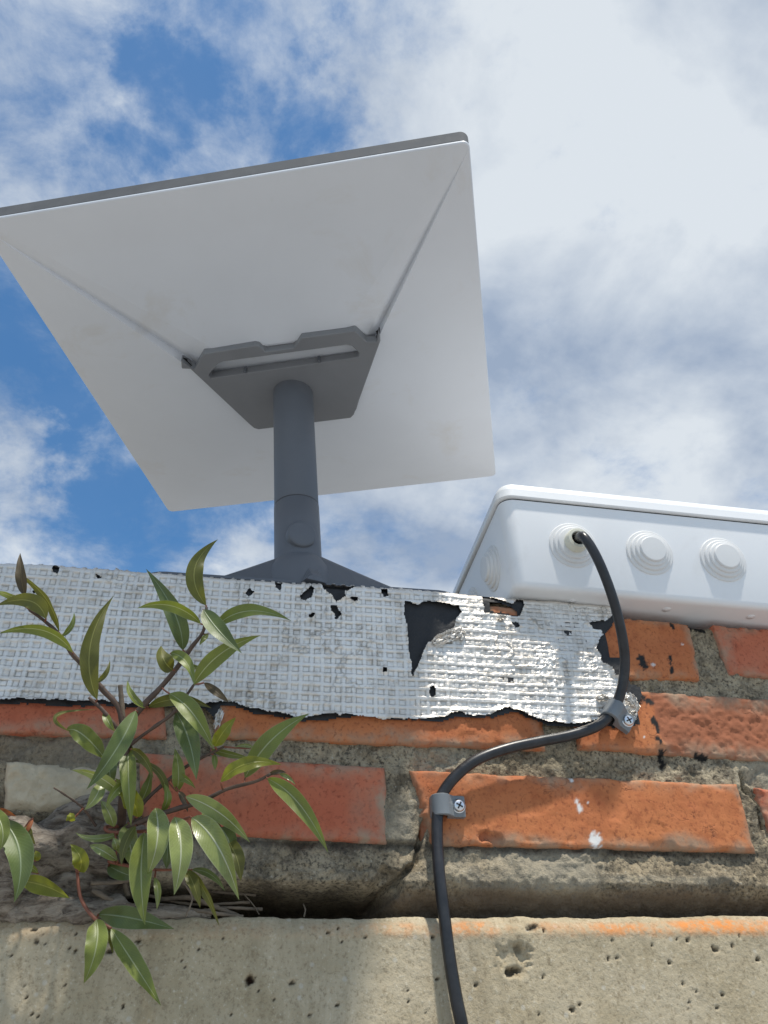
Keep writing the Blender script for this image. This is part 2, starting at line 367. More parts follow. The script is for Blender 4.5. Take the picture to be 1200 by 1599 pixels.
M['bark'] = m_bark()
M['stone'] = m_simple('crumbly_render', (0.56, 0.475, 0.335), 0.9, var=0.16, scale=40, bump=0.8, bscale=330, bdist=0.0014, dirt=(60, 0.56, 0.5, (0.30, 0.25, 0.17)), spec=0.2)
def m_leaf(name, col, back, rib, trans, rough=0.44):
    m, g = mat(name); uv = g.N.new('ShaderNodeUVMap'); uv.uv_map = 'UVMap'; sp = g.N.new('ShaderNodeSeparateXYZ'); g.L.new(uv.outputs[0], sp.inputs[0])
    co = g.coord(); n1 = g.noise(co, 60, 5, 0.6); n2 = g.noise(co, 260, 4, 0.6)
    a = g.math('ABSOLUTE', g.math('SUBTRACT', sp.outputs[0], 0.5))
    mid = g.ramp(a, (0.012, 0.85), (0.045, 0.0))
    w = g.N.new('ShaderNodeTexWave'); w.wave_type = 'BANDS'; w.bands_direction = 'X'
    cb = g.N.new('ShaderNodeCombineXYZ'); g.L.new(g.math('SUBTRACT', sp.outputs[1], g.math('MULTIPLY', a, 0.35)), cb.inputs[0]); g.L.new(cb.outputs[0], w.inputs['Vector'])
    w.inputs['Scale'].default_value = 7.0; w.inputs['Distortion'].default_value = 1.2; w.inputs['Detail'].default_value = 2
    ve = g.ramp(w.outputs[1], (0.80, 0), (0.99, 0.07))
    c = g.mix(g.ramp(n1, (0.3, 0), (0.7, 1)), tuple(x * 0.75 for x in col), tuple(x * 1.25 for x in col))
    c = g.mix(g.ramp(n2, (0.62, 0), (0.76, 0.45)), c, (0.16, 0.12, 0.04)); c = g.mix(g.ramp(g.math('ADD', sp.outputs[1], g.math('MULTIPLY', n1, 0.25)), (1.0, 0.0), (1.1, 0.7)), c, (0.20, 0.13, 0.04))
    c = g.mix(ve, c, rib); c = g.mix(g.ramp(a, (0.46, 0.0), (0.5, 0.35)), c, rib)
    geo = g.N.new('ShaderNodeNewGeometry'); c = g.mix(geo.outputs['Backfacing'], c, g.mix(ve, back, rib)); c = g.mix(mid, c, rib)
    nb = g.bump(mid, 0.5, 0.0006); nb = g.bump(w.outputs[1], 0.05, 0.0004, nb); nb = g.bump(n1, 0.25, 0.0015, nb)
    g.set(color=c, rough=g.ramp(n1, (0.3, rough * 0.8), (0.7, rough * 1.3)), normal=nb, spec=0.6)
    t = g.N.new('ShaderNodeBsdfTranslucent'); g.L.new(g.mix(1.0, c, (1.0, 1.0, 0.5), 'MULTIPLY'), t.inputs[0])
    mx = g.N.new('ShaderNodeMixShader'); mx.inputs[0].default_value = trans; g.L.new(g.b.outputs[0], mx.inputs[1]); g.L.new(t.outputs[0], mx.inputs[2]); g.L.new(mx.outputs[0], g.o.inputs[0])
    return m
RIB = (0.42, 0.46, 0.26)
M['leaf_green'] = m_leaf('leaf_green', (0.175, 0.212, 0.036), (0.21, 0.245, 0.085), RIB, 0.25)
M['leaf_dark'] = m_leaf('leaf_dark', (0.105, 0.145, 0.034), (0.15, 0.18, 0.07), (0.28, 0.34, 0.20), 0.18)
M['leaf_olive'] = m_leaf('leaf_olive', (0.15, 0.155, 0.030), (0.17, 0.17, 0.06), (0.36, 0.36, 0.12), 0.40)
M['leaf_yellow'] = m_leaf('leaf_yellow', (0.26, 0.28, 0.030), (0.30, 0.31, 0.06), (0.50, 0.50, 0.12), 0.45)
M['leaf_silver'] = m_leaf('leaf_silver', (0.235, 0.275, 0.078), (0.30, 0.33, 0.17), (0.58, 0.60, 0.42), 0.20, 0.28)
M['leaf_brown'] = m_leaf('leaf_brown', (0.085, 0.060, 0.026), (0.10, 0.075, 0.035), (0.16, 0.12, 0.05), 0.25)
M['leaf_red'] = m_leaf('leaf_red', (0.34, 0.10, 0.03), (0.30, 0.12, 0.05), (0.40, 0.2, 0.08), 0.35)
# ------------------------------------------------------------------ ground
def ground():
    m, g = mat('pale_paving'); co = g.coord('Object', rnd=False); n1 = g.noise(co, 0.8, 6, 0.6); n2 = g.noise(co, 30, 6, 0.7)
    c = g.mix(n1, (0.29, 0.295, 0.30), (0.37, 0.375, 0.38)); c = g.mix(g.ramp(n2, (0.5, 0), (0.7, 0.5)), c, (0.23, 0.23, 0.23))
    g.set(color=c, rough=0.92, normal=g.bump(n2, 0.4, 0.01)); s = 400
    V = []; F = []; n = 20
    for j in range(n + 1):
        for i in range(n + 1): V.append((-s + 2 * s * i / n, -s + 2 * s * j / n, 0))
    o = mobj('ground', np.array(V), gridfaces(n + 1, n + 1), m); o['kind'] = 'structure'
ground()

ZT = 1.60 + 0.568 * 0.53            # top of the wall
ZC = P(600, 1434)[2]                # top edge of the concrete
VX0, VX1 = -0.19, 0.47              # stretch of wall in the photograph
TARS = [([xz(1001, 1030), xz(1007, 1042)], 0.0026), ([xz(1021, 1122), xz(1025, 1140)], 0.0026), ([xz(1029, 1155), xz(1031, 1160)], 0.0018), ([xz(1036, 1172), xz(1039, 1192)], 0.0026),
        ([xz(1006, 1093), xz(1011, 1098)], 0.0035), ([xz(1046, 1025), xz(1050, 1050)], 0.0012), ([xz(1090, 1178), xz(1105, 1182)], 0.0022),
        ([xz(1046, 1216), xz(1052, 1217)], 0.0014), ([xz(1048, 975), xz(1052, 981)], 0.0016), ([xz(1085, 975), xz(1100, 978)], 0.004)]
def tarmask(x, z):
    r = np.zeros(np.shape(x)); p = np.stack([x, z, 0 * x], -1)
    n = fbm(p * 420, 4, 5) * 0.9 + fbm(p * 130, 3, 8) * 0.7
    for pts, w in TARS: r = np.maximum(r, sstep(w * 1.25, w * 0.75, segdist(x, z, pts) + n * w * 1.5))
    return r
WHITES = [(893, 1217, 0.0022), (900, 1252, 0.0022), (905, 1262, 0.0028), (917, 1255, 0.001), (930, 1312, 0.006), (925, 1304, 0.002), (1066, 1007, 0.0012), (1004, 1152, 0.0009),
          (1020, 1038, 0.002)]
def whitemask(x, z):
    r = np.zeros(np.shape(x)); n = fbm(np.stack([x, z, 0 * x], -1) * 420, 4, 3)
    for a, b, w in WHITES:
        q = xz(a, b); d = np.hypot(x - q[0], (z - q[1]) * 0.8); r = np.maximum(r, sstep(w * 1.1, w * 0.7, d + np.abs(n) * w * 1.1))
    return r

# ------------------------------------------------------------------ brick wall
wall = empty('brick_wall', (0.1, 0.02, ZC), 'old orange brick wall with thick grey mortar joints above the concrete', 'wall')
def brick(quad, seed, mk='brick', res=0.0013, y0=0.0, amp=0.0007, roughx=None, rr=0.003, smear=0.0, depth=0.085, tilt=0.0, chips=(), pale=False):
    """quad: TL, TR, BR, BL as (x, z)"""
    TL, TR, BR, BL = [np.array(q) for q in quad]
    L = np.linalg.norm(TR - TL); H = np.linalg.norm(TL - BL); nu = max(8, int(L / res)); nv = max(6, int(H / res))
    # finer rows near the edges
    def sp(n, ln):
        t = np.linspace(0, 1, n); e = np.array([0, .0006, .0014, .0024, .0036]) / ln
        return np.unique(np.concatenate([e, 1 - e, t[(t > e[-1]) & (t < 1 - e[-1])]]))
    u = sp(nu, L); v = sp(nv, H); U, W = np.meshgrid(u, v)
    XZ = ((1 - W) * (1 - U))[..., None] * TL + ((1 - W) * U)[..., None] * TR + (W * U)[..., None] * BR + (W * (1 - U))[..., None] * BL
    x, z = XZ[..., 0], XZ[..., 1]; p = np.stack([x, z, np.full_like(x, seed * 1.3)], -1)
    d = np.minimum(np.minimum(U * L, (1 - U) * L), np.minimum(W * H, (1 - W) * H))
    d = d + fbm(p * 90, 4, seed) * 0.0012
    r = rr * (1 + 0.8 * fbm(p * 25, 3, seed + 3))
    dd = np.clip(d, 0, r); y = r - np.sqrt(np.maximum(r * r - (r - dd) ** 2, 0))
    y = y + y0 + fbm(p * 30, 4, seed + 9) * amp + fbm(p * 170, 4, seed + 11, 0.6) * amp * 0.55 + tilt * (U - 0.5)
    # flaked edges and shallow spalls
    ch = fbm(p * 48, 4, seed + 21, 0.6); edge = sstep(0.007, 0.0, d)
    y += sstep(0.12, 0.34, ch) * edge * 0.0022
    sp_ = sstep(0.30, 0.36, fbm(p * 34, 4, seed + 31, 0.6)); y += sp_ * 0.0006
    ro = np.zeros_like(x)
    if roughx is not None:
        ro = sstep(roughx - 0.002, roughx + 0.002, x + fbm(p * 60, 3, 2) * 0.006)
        y += ro * (0.0015 + 0.0006 * np.abs(fbm(p * 110, 5, seed + 40, 0.7)) + 0.0008 * fbm(p * 420, 3, seed + 43) + 0.0008 * sstep(0.2, 0.4, fbm(p * 200, 3, seed + 44)))
    for pts, w, dp in chips:
        k = sstep(w, w * 0.6, segdist(x, z, pts) + fbm(p * 150, 3, 5) * w * 0.6); y += k * dp; ro = np.maximum(ro, k * 0.8)
    dx = fbm(p * 40, 3, seed + 50) * 0.0010; dz = fbm(p * 40 + 9, 3, seed + 51) * 0.0010
    e2 = sstep(0.02, 0.0, d); X = x + dx * e2; Z = z + dz * e2
    nr, nc = U.shape; V = np.stack([X, y, Z], -1).reshape(-1, 3)
    F = [tuple(f) for f in gridfaces(nr, nc).tolist()]
    ring = list(range(nc)) + [i * nc + nc - 1 for i in range(1, nr)] + [(nr - 1) * nc + i for i in range(nc - 2, -1, -1)] + [i * nc for i in range(nr - 2, 0, -1)]
    b = len(V); B = V[ring].copy(); B[:, 1] = depth; V = np.vstack([V, B]); n = len(ring)
    F += [(ring[(i + 1) % n], ring[i], b + i, b + (i + 1) % n) for i in range(n)]; F.append(tuple(b + i for i in range(n)))
    sm = sstep(0.012, 0.0, d + fbm(p * 35, 4, seed + 60) * 0.012) * 0.6 + smear * sstep(-0.1, 0.35, fbm(p * 18, 4, seed + 61))
    def ex(a): return np.concatenate([a.reshape(-1), a.reshape(-1)[ring]])
    at = dict(tar=ex(tarmask(X, Z)), white=ex(whitemask(X, Z)), smear=ex(np.clip(sm, 0, 1)), rough=ex(ro))
    if pale: at = dict(pale=ex(np.ones_like(x)), brown=ex(0 * x), stain_shade=ex(0 * x), tar=ex(0 * x))
    F = [tuple(reversed(f)) for f in F]
    return mobj('brick', V, F, M['stone'] if pale else M[mk], wall, attrs=at)
q = lambda *a: [xz(*p) for p in a]
# course above the mortar band
brick(q((218, 1173), (602, 1196), (606, 1317), (222, 1297)), 1, 'brick_red', smear=0.25)
brick(q((641, 1203), (1151, 1224), (1184, 1331), (662, 1318)), 2, 'brick', y0=-0.0008, chips=[(q((640, 1218), (652, 1262)), 0.005, 0.005), (q((655, 1285), (668, 1318)), 0.006, 0.007), (q((757, 1306), (778, 1313)), 0.0045, 0.0035)])
brick(q((1182, 1229), (1690, 1268), (1740, 1368), (1216, 1332)), 3, 'brick_red')
brick(q((9, 1188), (205, 1192), (200, 1272), (4, 1266)), 4, pale=True, y0=-0.001, amp=0.0045, rr=0.010)
brick(q((-420, 1150), (-8, 1162), (-4, 1262), (-400, 1262)), 5, 'brick_red', res=0.005)
# course half covered by the tape
brick(q((-250, 1030), (256, 1054), (260, 1152), (-250, 1137)), 6, 'brick_red', smear=0.2)
brick(q((332, 1052), (846, 1078), (853, 1171), (336, 1149)), 7, 'brick')
brick(q((888, 1071), (1420, 1106), (1470, 1205), (905, 1168)), 8, 'brick', roughx=xz(1026, 1120)[0], y0=-0.0012)
# top course
brick(q((560, 925), (1079, 973), (1095, 1061), (570, 1048)), 9, 'brick', y0=-0.0004)
brick(q((1114, 975), (1640, 1012), (1700, 1098), (1142, 1052)), 10, 'brick_red', smear=0.25)
brick(q((20, 930), (520, 955), (526, 1045), (20, 1022)), 11, 'brick_red', res=0.006)
# the courses go on beyond the picture
def run_on(xa, xb, za, zb, seed):
    x = xa
    while x < xb - 0.05:
        l = min(0.24, xb - x); brick([(x, za), (x + l, za), (x + l, zb), (x, zb)], seed, R0.choice(['brick', 'brick_red']), res=0.008); x += l + 0.016; seed += 1
rows = ((1.7645, 1.7195, 0), (1.7815 + 0.0, 1.782, 1))
run_on(0.72, 1.2, P(1151, 1224)[2] - 0.004, P(1184, 1331)[2] - 0.003, 70); run_on(-1.2, -0.43, P(-8, 1162)[2], P(-4, 1262)[2], 80)
run_on(0.60, 1.2, P(1200, 1092)[2] - 0.003, P(1200, 1187)[2] - 0.003, 90); run_on(-1.2, -0.33, P(0, 1040)[2], P(0, 1140)[2], 100)
run_on(0.73, 1.2, P(1114, 975)[2] - 0.006, P(1142, 1052)[2] - 0.004, 110); run_on(-1.2, -0.22, P(20, 930)[2], P(20, 1022)[2], 120)

def mortar():
    xs = np.concatenate([np.linspace(-1.22, VX0, 60)[:-1], np.arange(VX0, VX1, 0.0012), np.linspace(VX1, 1.22, 50)])
    zs = np.arange(ZC - 0.004, ZT, 0.0012); X, Z = np.meshgrid(xs, zs); Z = np.minimum(Z, np.where(X > xz(830, 950)[0], P(1079, 973)[2] - 0.002, 9)); p = np.stack([X, Z, 0 * X], -1)
    zb = P(640, 1317)[2] - 0.0136 * (X - P(640, 1317)[0]) + 0.0005
    n1 = fbm(p * 22, 4, 1); n2 = fbm(p * 110, 4, 2, 0.6); n3 = fbm(p * 420, 3, 4)
    off = -0.0042 + 0.0020 * n1 + 0.0022 * n2 + 0.0009 * n3
    xj = xz(622, 1250)[0]; off += 0.0032 * sstep(0.016, 0.008, np.abs(X - xj - 0.05 * (Z - 1.74))) * sstep(zb + 0.055, zb + 0.045, Z)
    t = (zb - Z) / (zb - ZC)
    prof = np.interp(t, [0, .06, .2, .42, .52, .62, .75, .9, 1.1], [-.0055, -.0045, -.003, .001, .0015, -.001, -.008, -.016, -.022])
    band = sstep(-0.03, 0.02, t); off = off * (1 - band) + (prof + 0.0032 * n1 + 0.0034 * n2 + 0.0012 * n3) * band
    x620 = xz(615, 1410)[0]; x150 = xz(60, 1400)[0]
    cav = sstep(x620 + 0.006, x620 - 0.03, X + 0.010 * n1) * sstep(x150 - 0.05, x150, X)
    tt = t + 0.10 * n1 + 0.07 * n2; off -= cav * sstep(0.50, 0.82, tt) * 0.050
    crack = segdist(X, Z, q((668, 1278), (662, 1300), (655, 1322), (650, 1345), (628, 1366), (606, 1382), (590, 1405), (560, 1425))) + 0.0018 * n2
    off -= sstep(0.0026, 0.0008, crack) * 0.008
    c2 = segdist(X, Z, q((1160, 1205), (1166, 1225), (1185, 1245), (1196, 1290))) + 0.0016 * n2; off -= sstep(0.002, 0.0006, c2) * 0.006
    blob = sstep(0.30, 0.42, fbm(p * 60 + 3, 3, 33)); off -= blob * 0.0015
    hole = segdist(X, Z, q((612, 1374), (600, 1388))) + 0.003 * n2; off -= sstep(0.010, 0.004, hole) * 0.012
    # left: crumbling bed behind the root
    lf = sstep(xz(240, 1300)[0], xz(180, 1300)[0], X) * sstep(P(100, 1280)[2] + 0.004, P(100, 1280)[2] - 0.01, Z); off -= lf * 0.018
    pale = sstep(0.05, 0.4, fbm(p * 14 + 2, 4, 12)) * 0.5; ridge = sstep(0.10, 0.0, np.abs(t - 0.46)); pale = np.maximum(pale, ridge * 0.35 * sstep(-.3, .3, n1))  # ridge term paints in the light that the crest catches
    brown = sstep(0.55, 0.75, t + 0.1 * n1) * 0.85; lb = sstep(xz(215, 1170)[0], xz(190, 1170)[0], X) * sstep(P(100, 1190)[2] - 0.002, P(100, 1190)[2] + 0.002, Z); brown = np.maximum(brown, lb * 0.45)  # brown bed, with the shade of its receding underside painted in
    stain_shade = sstep(0.12, 0.0, np.abs(t - 0.03) + 0.05 * n2) * 0.75 * (t > -0.05)  # dark stained line plus painted shade of the brick overhang
    V = np.stack([X, -off, Z], -1).reshape(-1, 3); at = {k: a.reshape(-1) for k, a in dict(pale=pale, brown=brown, stain_shade=stain_shade, tar=tarmask(X, Z)).items()}
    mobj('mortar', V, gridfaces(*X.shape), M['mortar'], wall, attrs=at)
mortar()
V, F = bevbox((0, 0.20, (ZT + ZC) / 2 - 0.009), (1, 0, 0), (0, 1, 0), (0, 0, 1), 1.2, 0.13, (ZT - ZC) / 2 - 0.008, 0.004)
mobj('wall_core', V, F, M['mortar'], wall)
V, F = bevbox((-0.48, 0.175, ZT - 0.006), (1, 0, 0), (0, 1, 0), (0, 0, 1), 0.72, 0.165, 0.0045, 0.002)
mobj('mortar_bed', V, F, M['mortar'], wall)

# ------------------------------------------------------------------ concrete wall below
conc = empty('concrete_wall', (0.1, 0.1, 0), 'weathered grey concrete wall with orange stained top edge under the bricks', 'wall')
def concrete():
    xs = np.concatenate([np.linspace(-1.25, VX0, 40)[:-1], np.arange(VX0, VX1, 0.0011), np.linspace(VX1, 1.25, 40)])
    zf = np.concatenate([np.linspace(0, ZC - 0.10, 30)[:-1], np.arange(ZC - 0.10, ZC - 0.0095, 0.0011)])
    # front face, chamfer, then the top going back
    prof = [(z, 0.0055) for z in zf] + [(ZC - 0.0095 + 0.0095 * k / 8, 0.0055 - 0.0058 * (k / 8) ** 1.6) for k in range(9)] + [(ZC + 0.0006, -0.0025), (ZC + 0.0008, -0.006), (ZC + 0.0008, -0.02), (ZC + 0.0008, -0.34)]
    pz = np.array([a for a, b in prof]); po = np.array([b for a, b in prof]); X, Z = np.meshgrid(xs, pz); O = np.broadcast_to(po[:, None], X.shape).copy()
    p = np.stack([X, Z, O * 1.0], -1); n1 = fbm(p * 12, 4, 3); n2 = fbm(p * 90, 4, 5, 0.6); n3 = fbm(p * 420, 3, 6)
    fr = (O > -0.01); O = O + fr * (0.0012 * n1 + 0.0005 * n2 + 0.00022 * n3)
    top = sstep(ZC - 0.006, ZC, Z); Z = Z + top * (0.0014 * n2 + 0.0010 * n1) * (O > -0.03)
    pit = np.zeros_like(X); rust = np.zeros_like(X)
    def dig(px, py, r, dp, sq=1.0, rs=0.0, cut=1.0):
        nonlocal O, pit, rust
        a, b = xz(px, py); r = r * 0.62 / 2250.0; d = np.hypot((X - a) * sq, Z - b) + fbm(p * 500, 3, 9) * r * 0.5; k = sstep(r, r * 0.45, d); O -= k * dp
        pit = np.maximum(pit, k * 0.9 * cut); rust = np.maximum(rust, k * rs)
    for a in ((391, 1532, 10, 0.006, 1, 1), (1136, 1478, 5, .003), (952, 1470, 4, .003), (1013, 1478, 5, .003), (1068, 1470, 4, .003), (1040, 1505, 5, .0035), (945, 1498, 4, .003), (959, 1497, 4, .003),
              (1176, 1500, 5, .004, .8), (1060, 1537, 5, .003), (1121, 1554, 5, .003), (844, 1527, 4, .004), (889, 1578, 6, .004), (900, 1570, 4, .003), (846, 1455, 4, .003), (1110, 1485, 5, .003, .6), (1105, 1480, 3, .003),
              (674, 1465, 5, .004), (511, 1458, 4, .003), (527, 1450, 3, .003), (433, 1528, 3, .003), (455, 1536, 4, .003, .6), (680, 1530, 4, .003), (525, 1570, 3, .003), (60, 1473, 6, .003), (55, 1453, 4, .002, .6),
              (173, 1488, 5, .003, .6), (175, 1472, 4, .002, .6), (120, 1487, 4, .003), (217, 1471, 5, .003), (311, 1483, 4, .003), (45, 1558, 3, .003), (194, 1573, 4, .003), (740, 1540, 4, .003), (830, 1450, 8, .003, .5), (822, 1452, 5, .003, .6)): dig(*a)
    # broken-out patch with an old plug hole
    dig(800, 1498, 40, 0.0022, 0.8, 0, 0.0); dig(815, 1490, 22, 0.0022, 1, 0, 0.0); dig(796, 1520, 12, 0.006, 0.55, 0, 0.9); dig(806, 1484, 12, 0.002, 1, 0, 0.5)
    rg = random.Random(4)
    for k in range(40): dig(rg.uniform(0, 1200), rg.uniform(1452, 1599), rg.uniform(1.6, 3.2), rg.uniform(.001, .0025), rg.uniform(.6, 1.3))
    h = (ZC - Z) / 0.0105; od = [xz(a, 1440)[0] for a in (500, 620, 690, 760, 800, 900, 950, 1200)]
    om = np.interp(X, od, [0.12, 0.35, 0.85, 0.75, 0.45, 0.25, 0.85, 1.0]); orange = om * sstep(1.25, 0.75, h + 0.25 * n2) * sstep(0.05, 0.42, h + 0.2 * n1)
    V = np.stack([X, -O, Z], -1).reshape(-1, 3)
    mobj('concrete_face', V, gridfaces(*X.shape), M['concrete'], conc, attrs=dict(pit=np.clip(pit, 0, 1).reshape(-1), rust=rust.reshape(-1), orange=np.clip(orange, 0, 1).reshape(-1)))
concrete()

# ------------------------------------------------------------------ silver flashing tape
tape = empty('flashing_tape', (0.0, -0.003, ZT - 0.05), 'torn silver foil flashing tape with waffle pattern along the wall top', 'tape')
z3 = lambda l: [(360 + a / 3, 880 + b / 3) for a, b in l]
TEARS = [z3(l) for l in (
    [(810, 190), (870, 205), (920, 190), (1000, 205), (1060, 215), (1072, 235), (1050, 275), (1045, 310), (960, 350), (905, 400), (880, 460), (848, 532), (835, 440), (822, 300), (808, 250)],
    [(425, 112), (580, 126), (530, 150), (530, 175), (490, 192), (470, 160), (440, 140)], [(465, 215), (490, 210), (508, 250), (490, 270), (470, 240)],
    [(330, 160), (380, 125), (395, 130), (380, 160), (350, 182), (332, 178)], [(72, 150), (88, 125), (95, 140), (108, 145), (90, 162)], [(205, 98), (240, 103), (240, 125), (228, 133), (210, 120)],
    [(700, 145), (725, 138), (728, 165), (712, 173)], [(560, 183), (590, 178), (590, 192), (575, 198)], [(368, 252), (387, 250), (387, 267), (370, 267)],
    [(925, 590), (945, 585), (958, 615), (940, 635), (925, 615)], [(703, 503), (722, 503), (720, 517), (705, 518)])]
TEARS += [[(83, 892), (93, 894), (93, 899), (86, 898)], [(151, 900), (158, 905), (153, 909)], [(800, 976), (809, 975), (810, 981), (804, 984)], [(53, 927), (57, 927), (56, 931)],
          [(752, 930), (766, 936), (798, 946), (806, 940), (815, 942), (813, 956), (806, 965), (755, 960)]]
BROWN = [(763, 943), (780, 944), (797, 951), (806, 959), (803, 962), (790, 958), (767, 955)]
FOIL = [(-900, 800), (-900, 1085), (0, 1097), (60, 1098), (110, 1100), (160, 1097), (200, 1104), (235, 1106), (262, 1101), (300, 1108), (345, 1098), (365, 1100), (385, 1107), (410, 1113), (440, 1119), (470, 1124), (500, 1121), (545, 1120), (600, 1125), (640, 1125), (690, 1122), (716, 1114), (740, 1121), (765, 1118),
        (792, 1107), (806, 1112), (822, 1120), (853, 1130), (897, 1134), (925, 1128), (950, 1122), (990, 1128), (994, 1112), (990, 1097), (978, 1086), (973, 1075), (970, 1060), (957, 1057), (952, 1045), (938, 1036), (936, 1028), (929, 1015), (936, 1000), (940, 992), (936, 985), (926, 985), (918, 975), (948, 970), (955, 963), (956, 950), (954, 850)]
BACK = [(-900, 800), (-900, 1092), (0, 1104), (60, 1103), (110, 1108), (150, 1104), (195, 1108), (235, 1108), (262, 1106), (300, 1112), (318, 1110), (337, 1130), (347, 1125), (343, 1104), (365, 1106), (395, 1116), (440, 1124), (470, 1129), (500, 1128), (545, 1123), (560, 1119), (600, 1126), (640, 1127), (690, 1128), (714, 1122), (740, 1125), (770, 1123), (790, 1118),
        (800, 1114), (822, 1124), (850, 1132), (853, 1136), (897, 1138), (937, 1137), (975, 1140), (1000, 1133), (996, 1120), (997, 1102), (1002, 1086), (1000, 1072), (984, 1070), (974, 1050), (973, 1030), (954, 1027), (947, 1007), (946, 992), (957, 980), (963, 966), (957, 950), (957, 850)]
def sheet(name, poly, holes, off, res, material, waffle, seed):
    x1 = xz(1010, 1000)[0]; xs = np.concatenate([np.linspace(-0.7, VX0, 60 if waffle else 30)[:-1], np.arange(VX0, x1, res)])
    zs = np.arange(ZT - 0.112, ZT + 0.001, res); fold = np.arange(res, 0.05, res)
    # s runs up the face and over the top
    S = np.concatenate([zs, ZT + 0.001 + fold]); X, T = np.meshgrid(xs, S); p = np.stack([X, T, 0 * X + seed], -1)
    n1 = fbm(p * 16, 3, seed); n2 = fbm(p * 75, 4, seed + 4, 0.6); n3 = fbm(p * 330, 3, seed + 8)
    pw = 0.0076; wx = X + 0.0011 * n1 + 0.0004 * n2; wt = T + 0.0012 * fbm(p * 12 + 4, 3, seed + 2) + 0.0004 * fbm(p * 70, 2, 3)
    gu = np.abs(((wx / pw) % 1) - 0.5) * 2; gv = np.abs(((wt / pw * 1.08) % 1) - 0.5) * 2          # 1 on a rib, 0 in the cell
    cell = vnoise(np.stack([np.floor(wx / pw), np.floor(wt / pw * 1.08), 0 * X], -1) + 0.5, 77)
    right = sstep(xz(560, 1000)[0], xz(760, 1000)[0], X)
    ru = sstep(0.52, 0.66, gu) * (1 - 0.45 * right); rv = sstep(0.52, 0.66, gv)
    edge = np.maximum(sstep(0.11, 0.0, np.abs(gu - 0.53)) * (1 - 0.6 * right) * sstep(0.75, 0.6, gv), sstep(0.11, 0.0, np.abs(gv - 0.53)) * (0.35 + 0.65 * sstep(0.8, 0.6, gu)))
    su = 0.60 + 0.40 * sstep(-0.45, 0.35, vnoise(np.stack([np.floor(wx / pw + 0.5) * 3.1, wt / pw * 0.55, 0 * X + 2], -1), 41) + 0.5 * n1)
    sv = 0.65 + 0.35 * sstep(-0.45, 0.35, vnoise(np.stack([wx / pw * 0.55, np.floor(wt / pw * 1.08 + 0.5) * 3.1, 0 * X + 6], -1), 43) + 0.5 * n1)
    rib = np.maximum(ru * 0.9 * su, rv * sv)
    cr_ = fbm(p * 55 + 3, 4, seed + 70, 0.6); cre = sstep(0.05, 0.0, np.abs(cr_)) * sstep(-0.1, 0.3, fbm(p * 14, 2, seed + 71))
    cs = vnoise(np.stack([np.floor(wx / pw) + 0.5, np.floor(wt / pw * 1.08) + 0.5, 0 * X + 9], -1), 5)
    h = waffle * (-0.00045 * edge + rib * (0.00115 - 0.00055 * right + 0.00025 * n2) + (1 - rib) * (0.0007 * cs * ((wx / pw) % 1 - 0.5) * 2 + 0.00055 * n3 + 0.0003 * cell)) + 0.0010 * n1 + (0.0003 if waffle else 0.0008) * n2
    fold_crease = waffle * 0.0011 * np.abs(fbm(p * 40 + 7, 3, seed + 30))
    h = h + fold_crease + waffle * (0.0009 * cre + 0.0016 * fbm(p * 9 + 2, 2, seed + 90))
    # position round the top arris
    r = 0.004; a = np.clip((T - (ZT - 0.002)) / (r * 1.57), 0, 1) * math.pi / 2; over = np.maximum(T - (ZT - 0.002) - r * 1.57, 0)
    O = (off + h + 0.0) ; zf = np.minimum(T, ZT - 0.002) + np.sin(a) * (r * 0.75); yb = r * (1 - np.cos(a)) + over
    Y = -(O * np.cos(a)) + yb; Zz = zf + O * np.sin(a)
    Zp = np.where(T > ZT, ZT + 0.5 * (T - ZT), T)
    jx = X + 0.0010 * fbm(p * 260, 3, seed + 12) + 0.0008 * fbm(p * 90, 2, seed + 13); jz = T + 0.0012 * fbm(p * 260 + 30, 3, seed + 14)
    inside = inpoly(jx, jz, [xz(*c) for c in poly])
    for hl in holes: inside &= ~inpoly(jx, jz, [xz(*c) for c in hl])
    k = inside; keep = k[:-1, :-1] & k[1:, :-1] & k[:-1, 1:] & k[1:, 1:]
    # lift torn edges a little
    if waffle:
        e = ~k; dil = e.copy()
        lift = np.zeros_like(Y)
        for _ in range(6):
            lift += dil
            d2 = dil.copy(); d2[1:] |= dil[:-1]; d2[:-1] |= dil[1:]; d2[:, 1:] |= dil[:, :-1]; d2[:, :-1] |= dil[:, 1:]; dil = d2
        Y = Y - lift * (T < ZT - 0.003) * 0.00030 * np.clip(0.6 + 2.2 * fbm(p * 45, 2, 19), 0, 2)
    V = np.stack([X, Y, Zz], -1).reshape(-1, 3); F = gridfaces(*X.shape, keep); V, F, at = compact(V, F, dict(groove_shade=np.clip(edge + 0.6 * cre, 0, 1).reshape(-1), shine=right.reshape(-1)))
    return mobj(name, V, F, material, tape, attrs=at)
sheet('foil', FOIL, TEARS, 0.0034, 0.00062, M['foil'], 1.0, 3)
sheet('bitumen_backing', BACK, [BROWN], 0.0016, 0.0013, M['bitumen'], 0.0, 9)
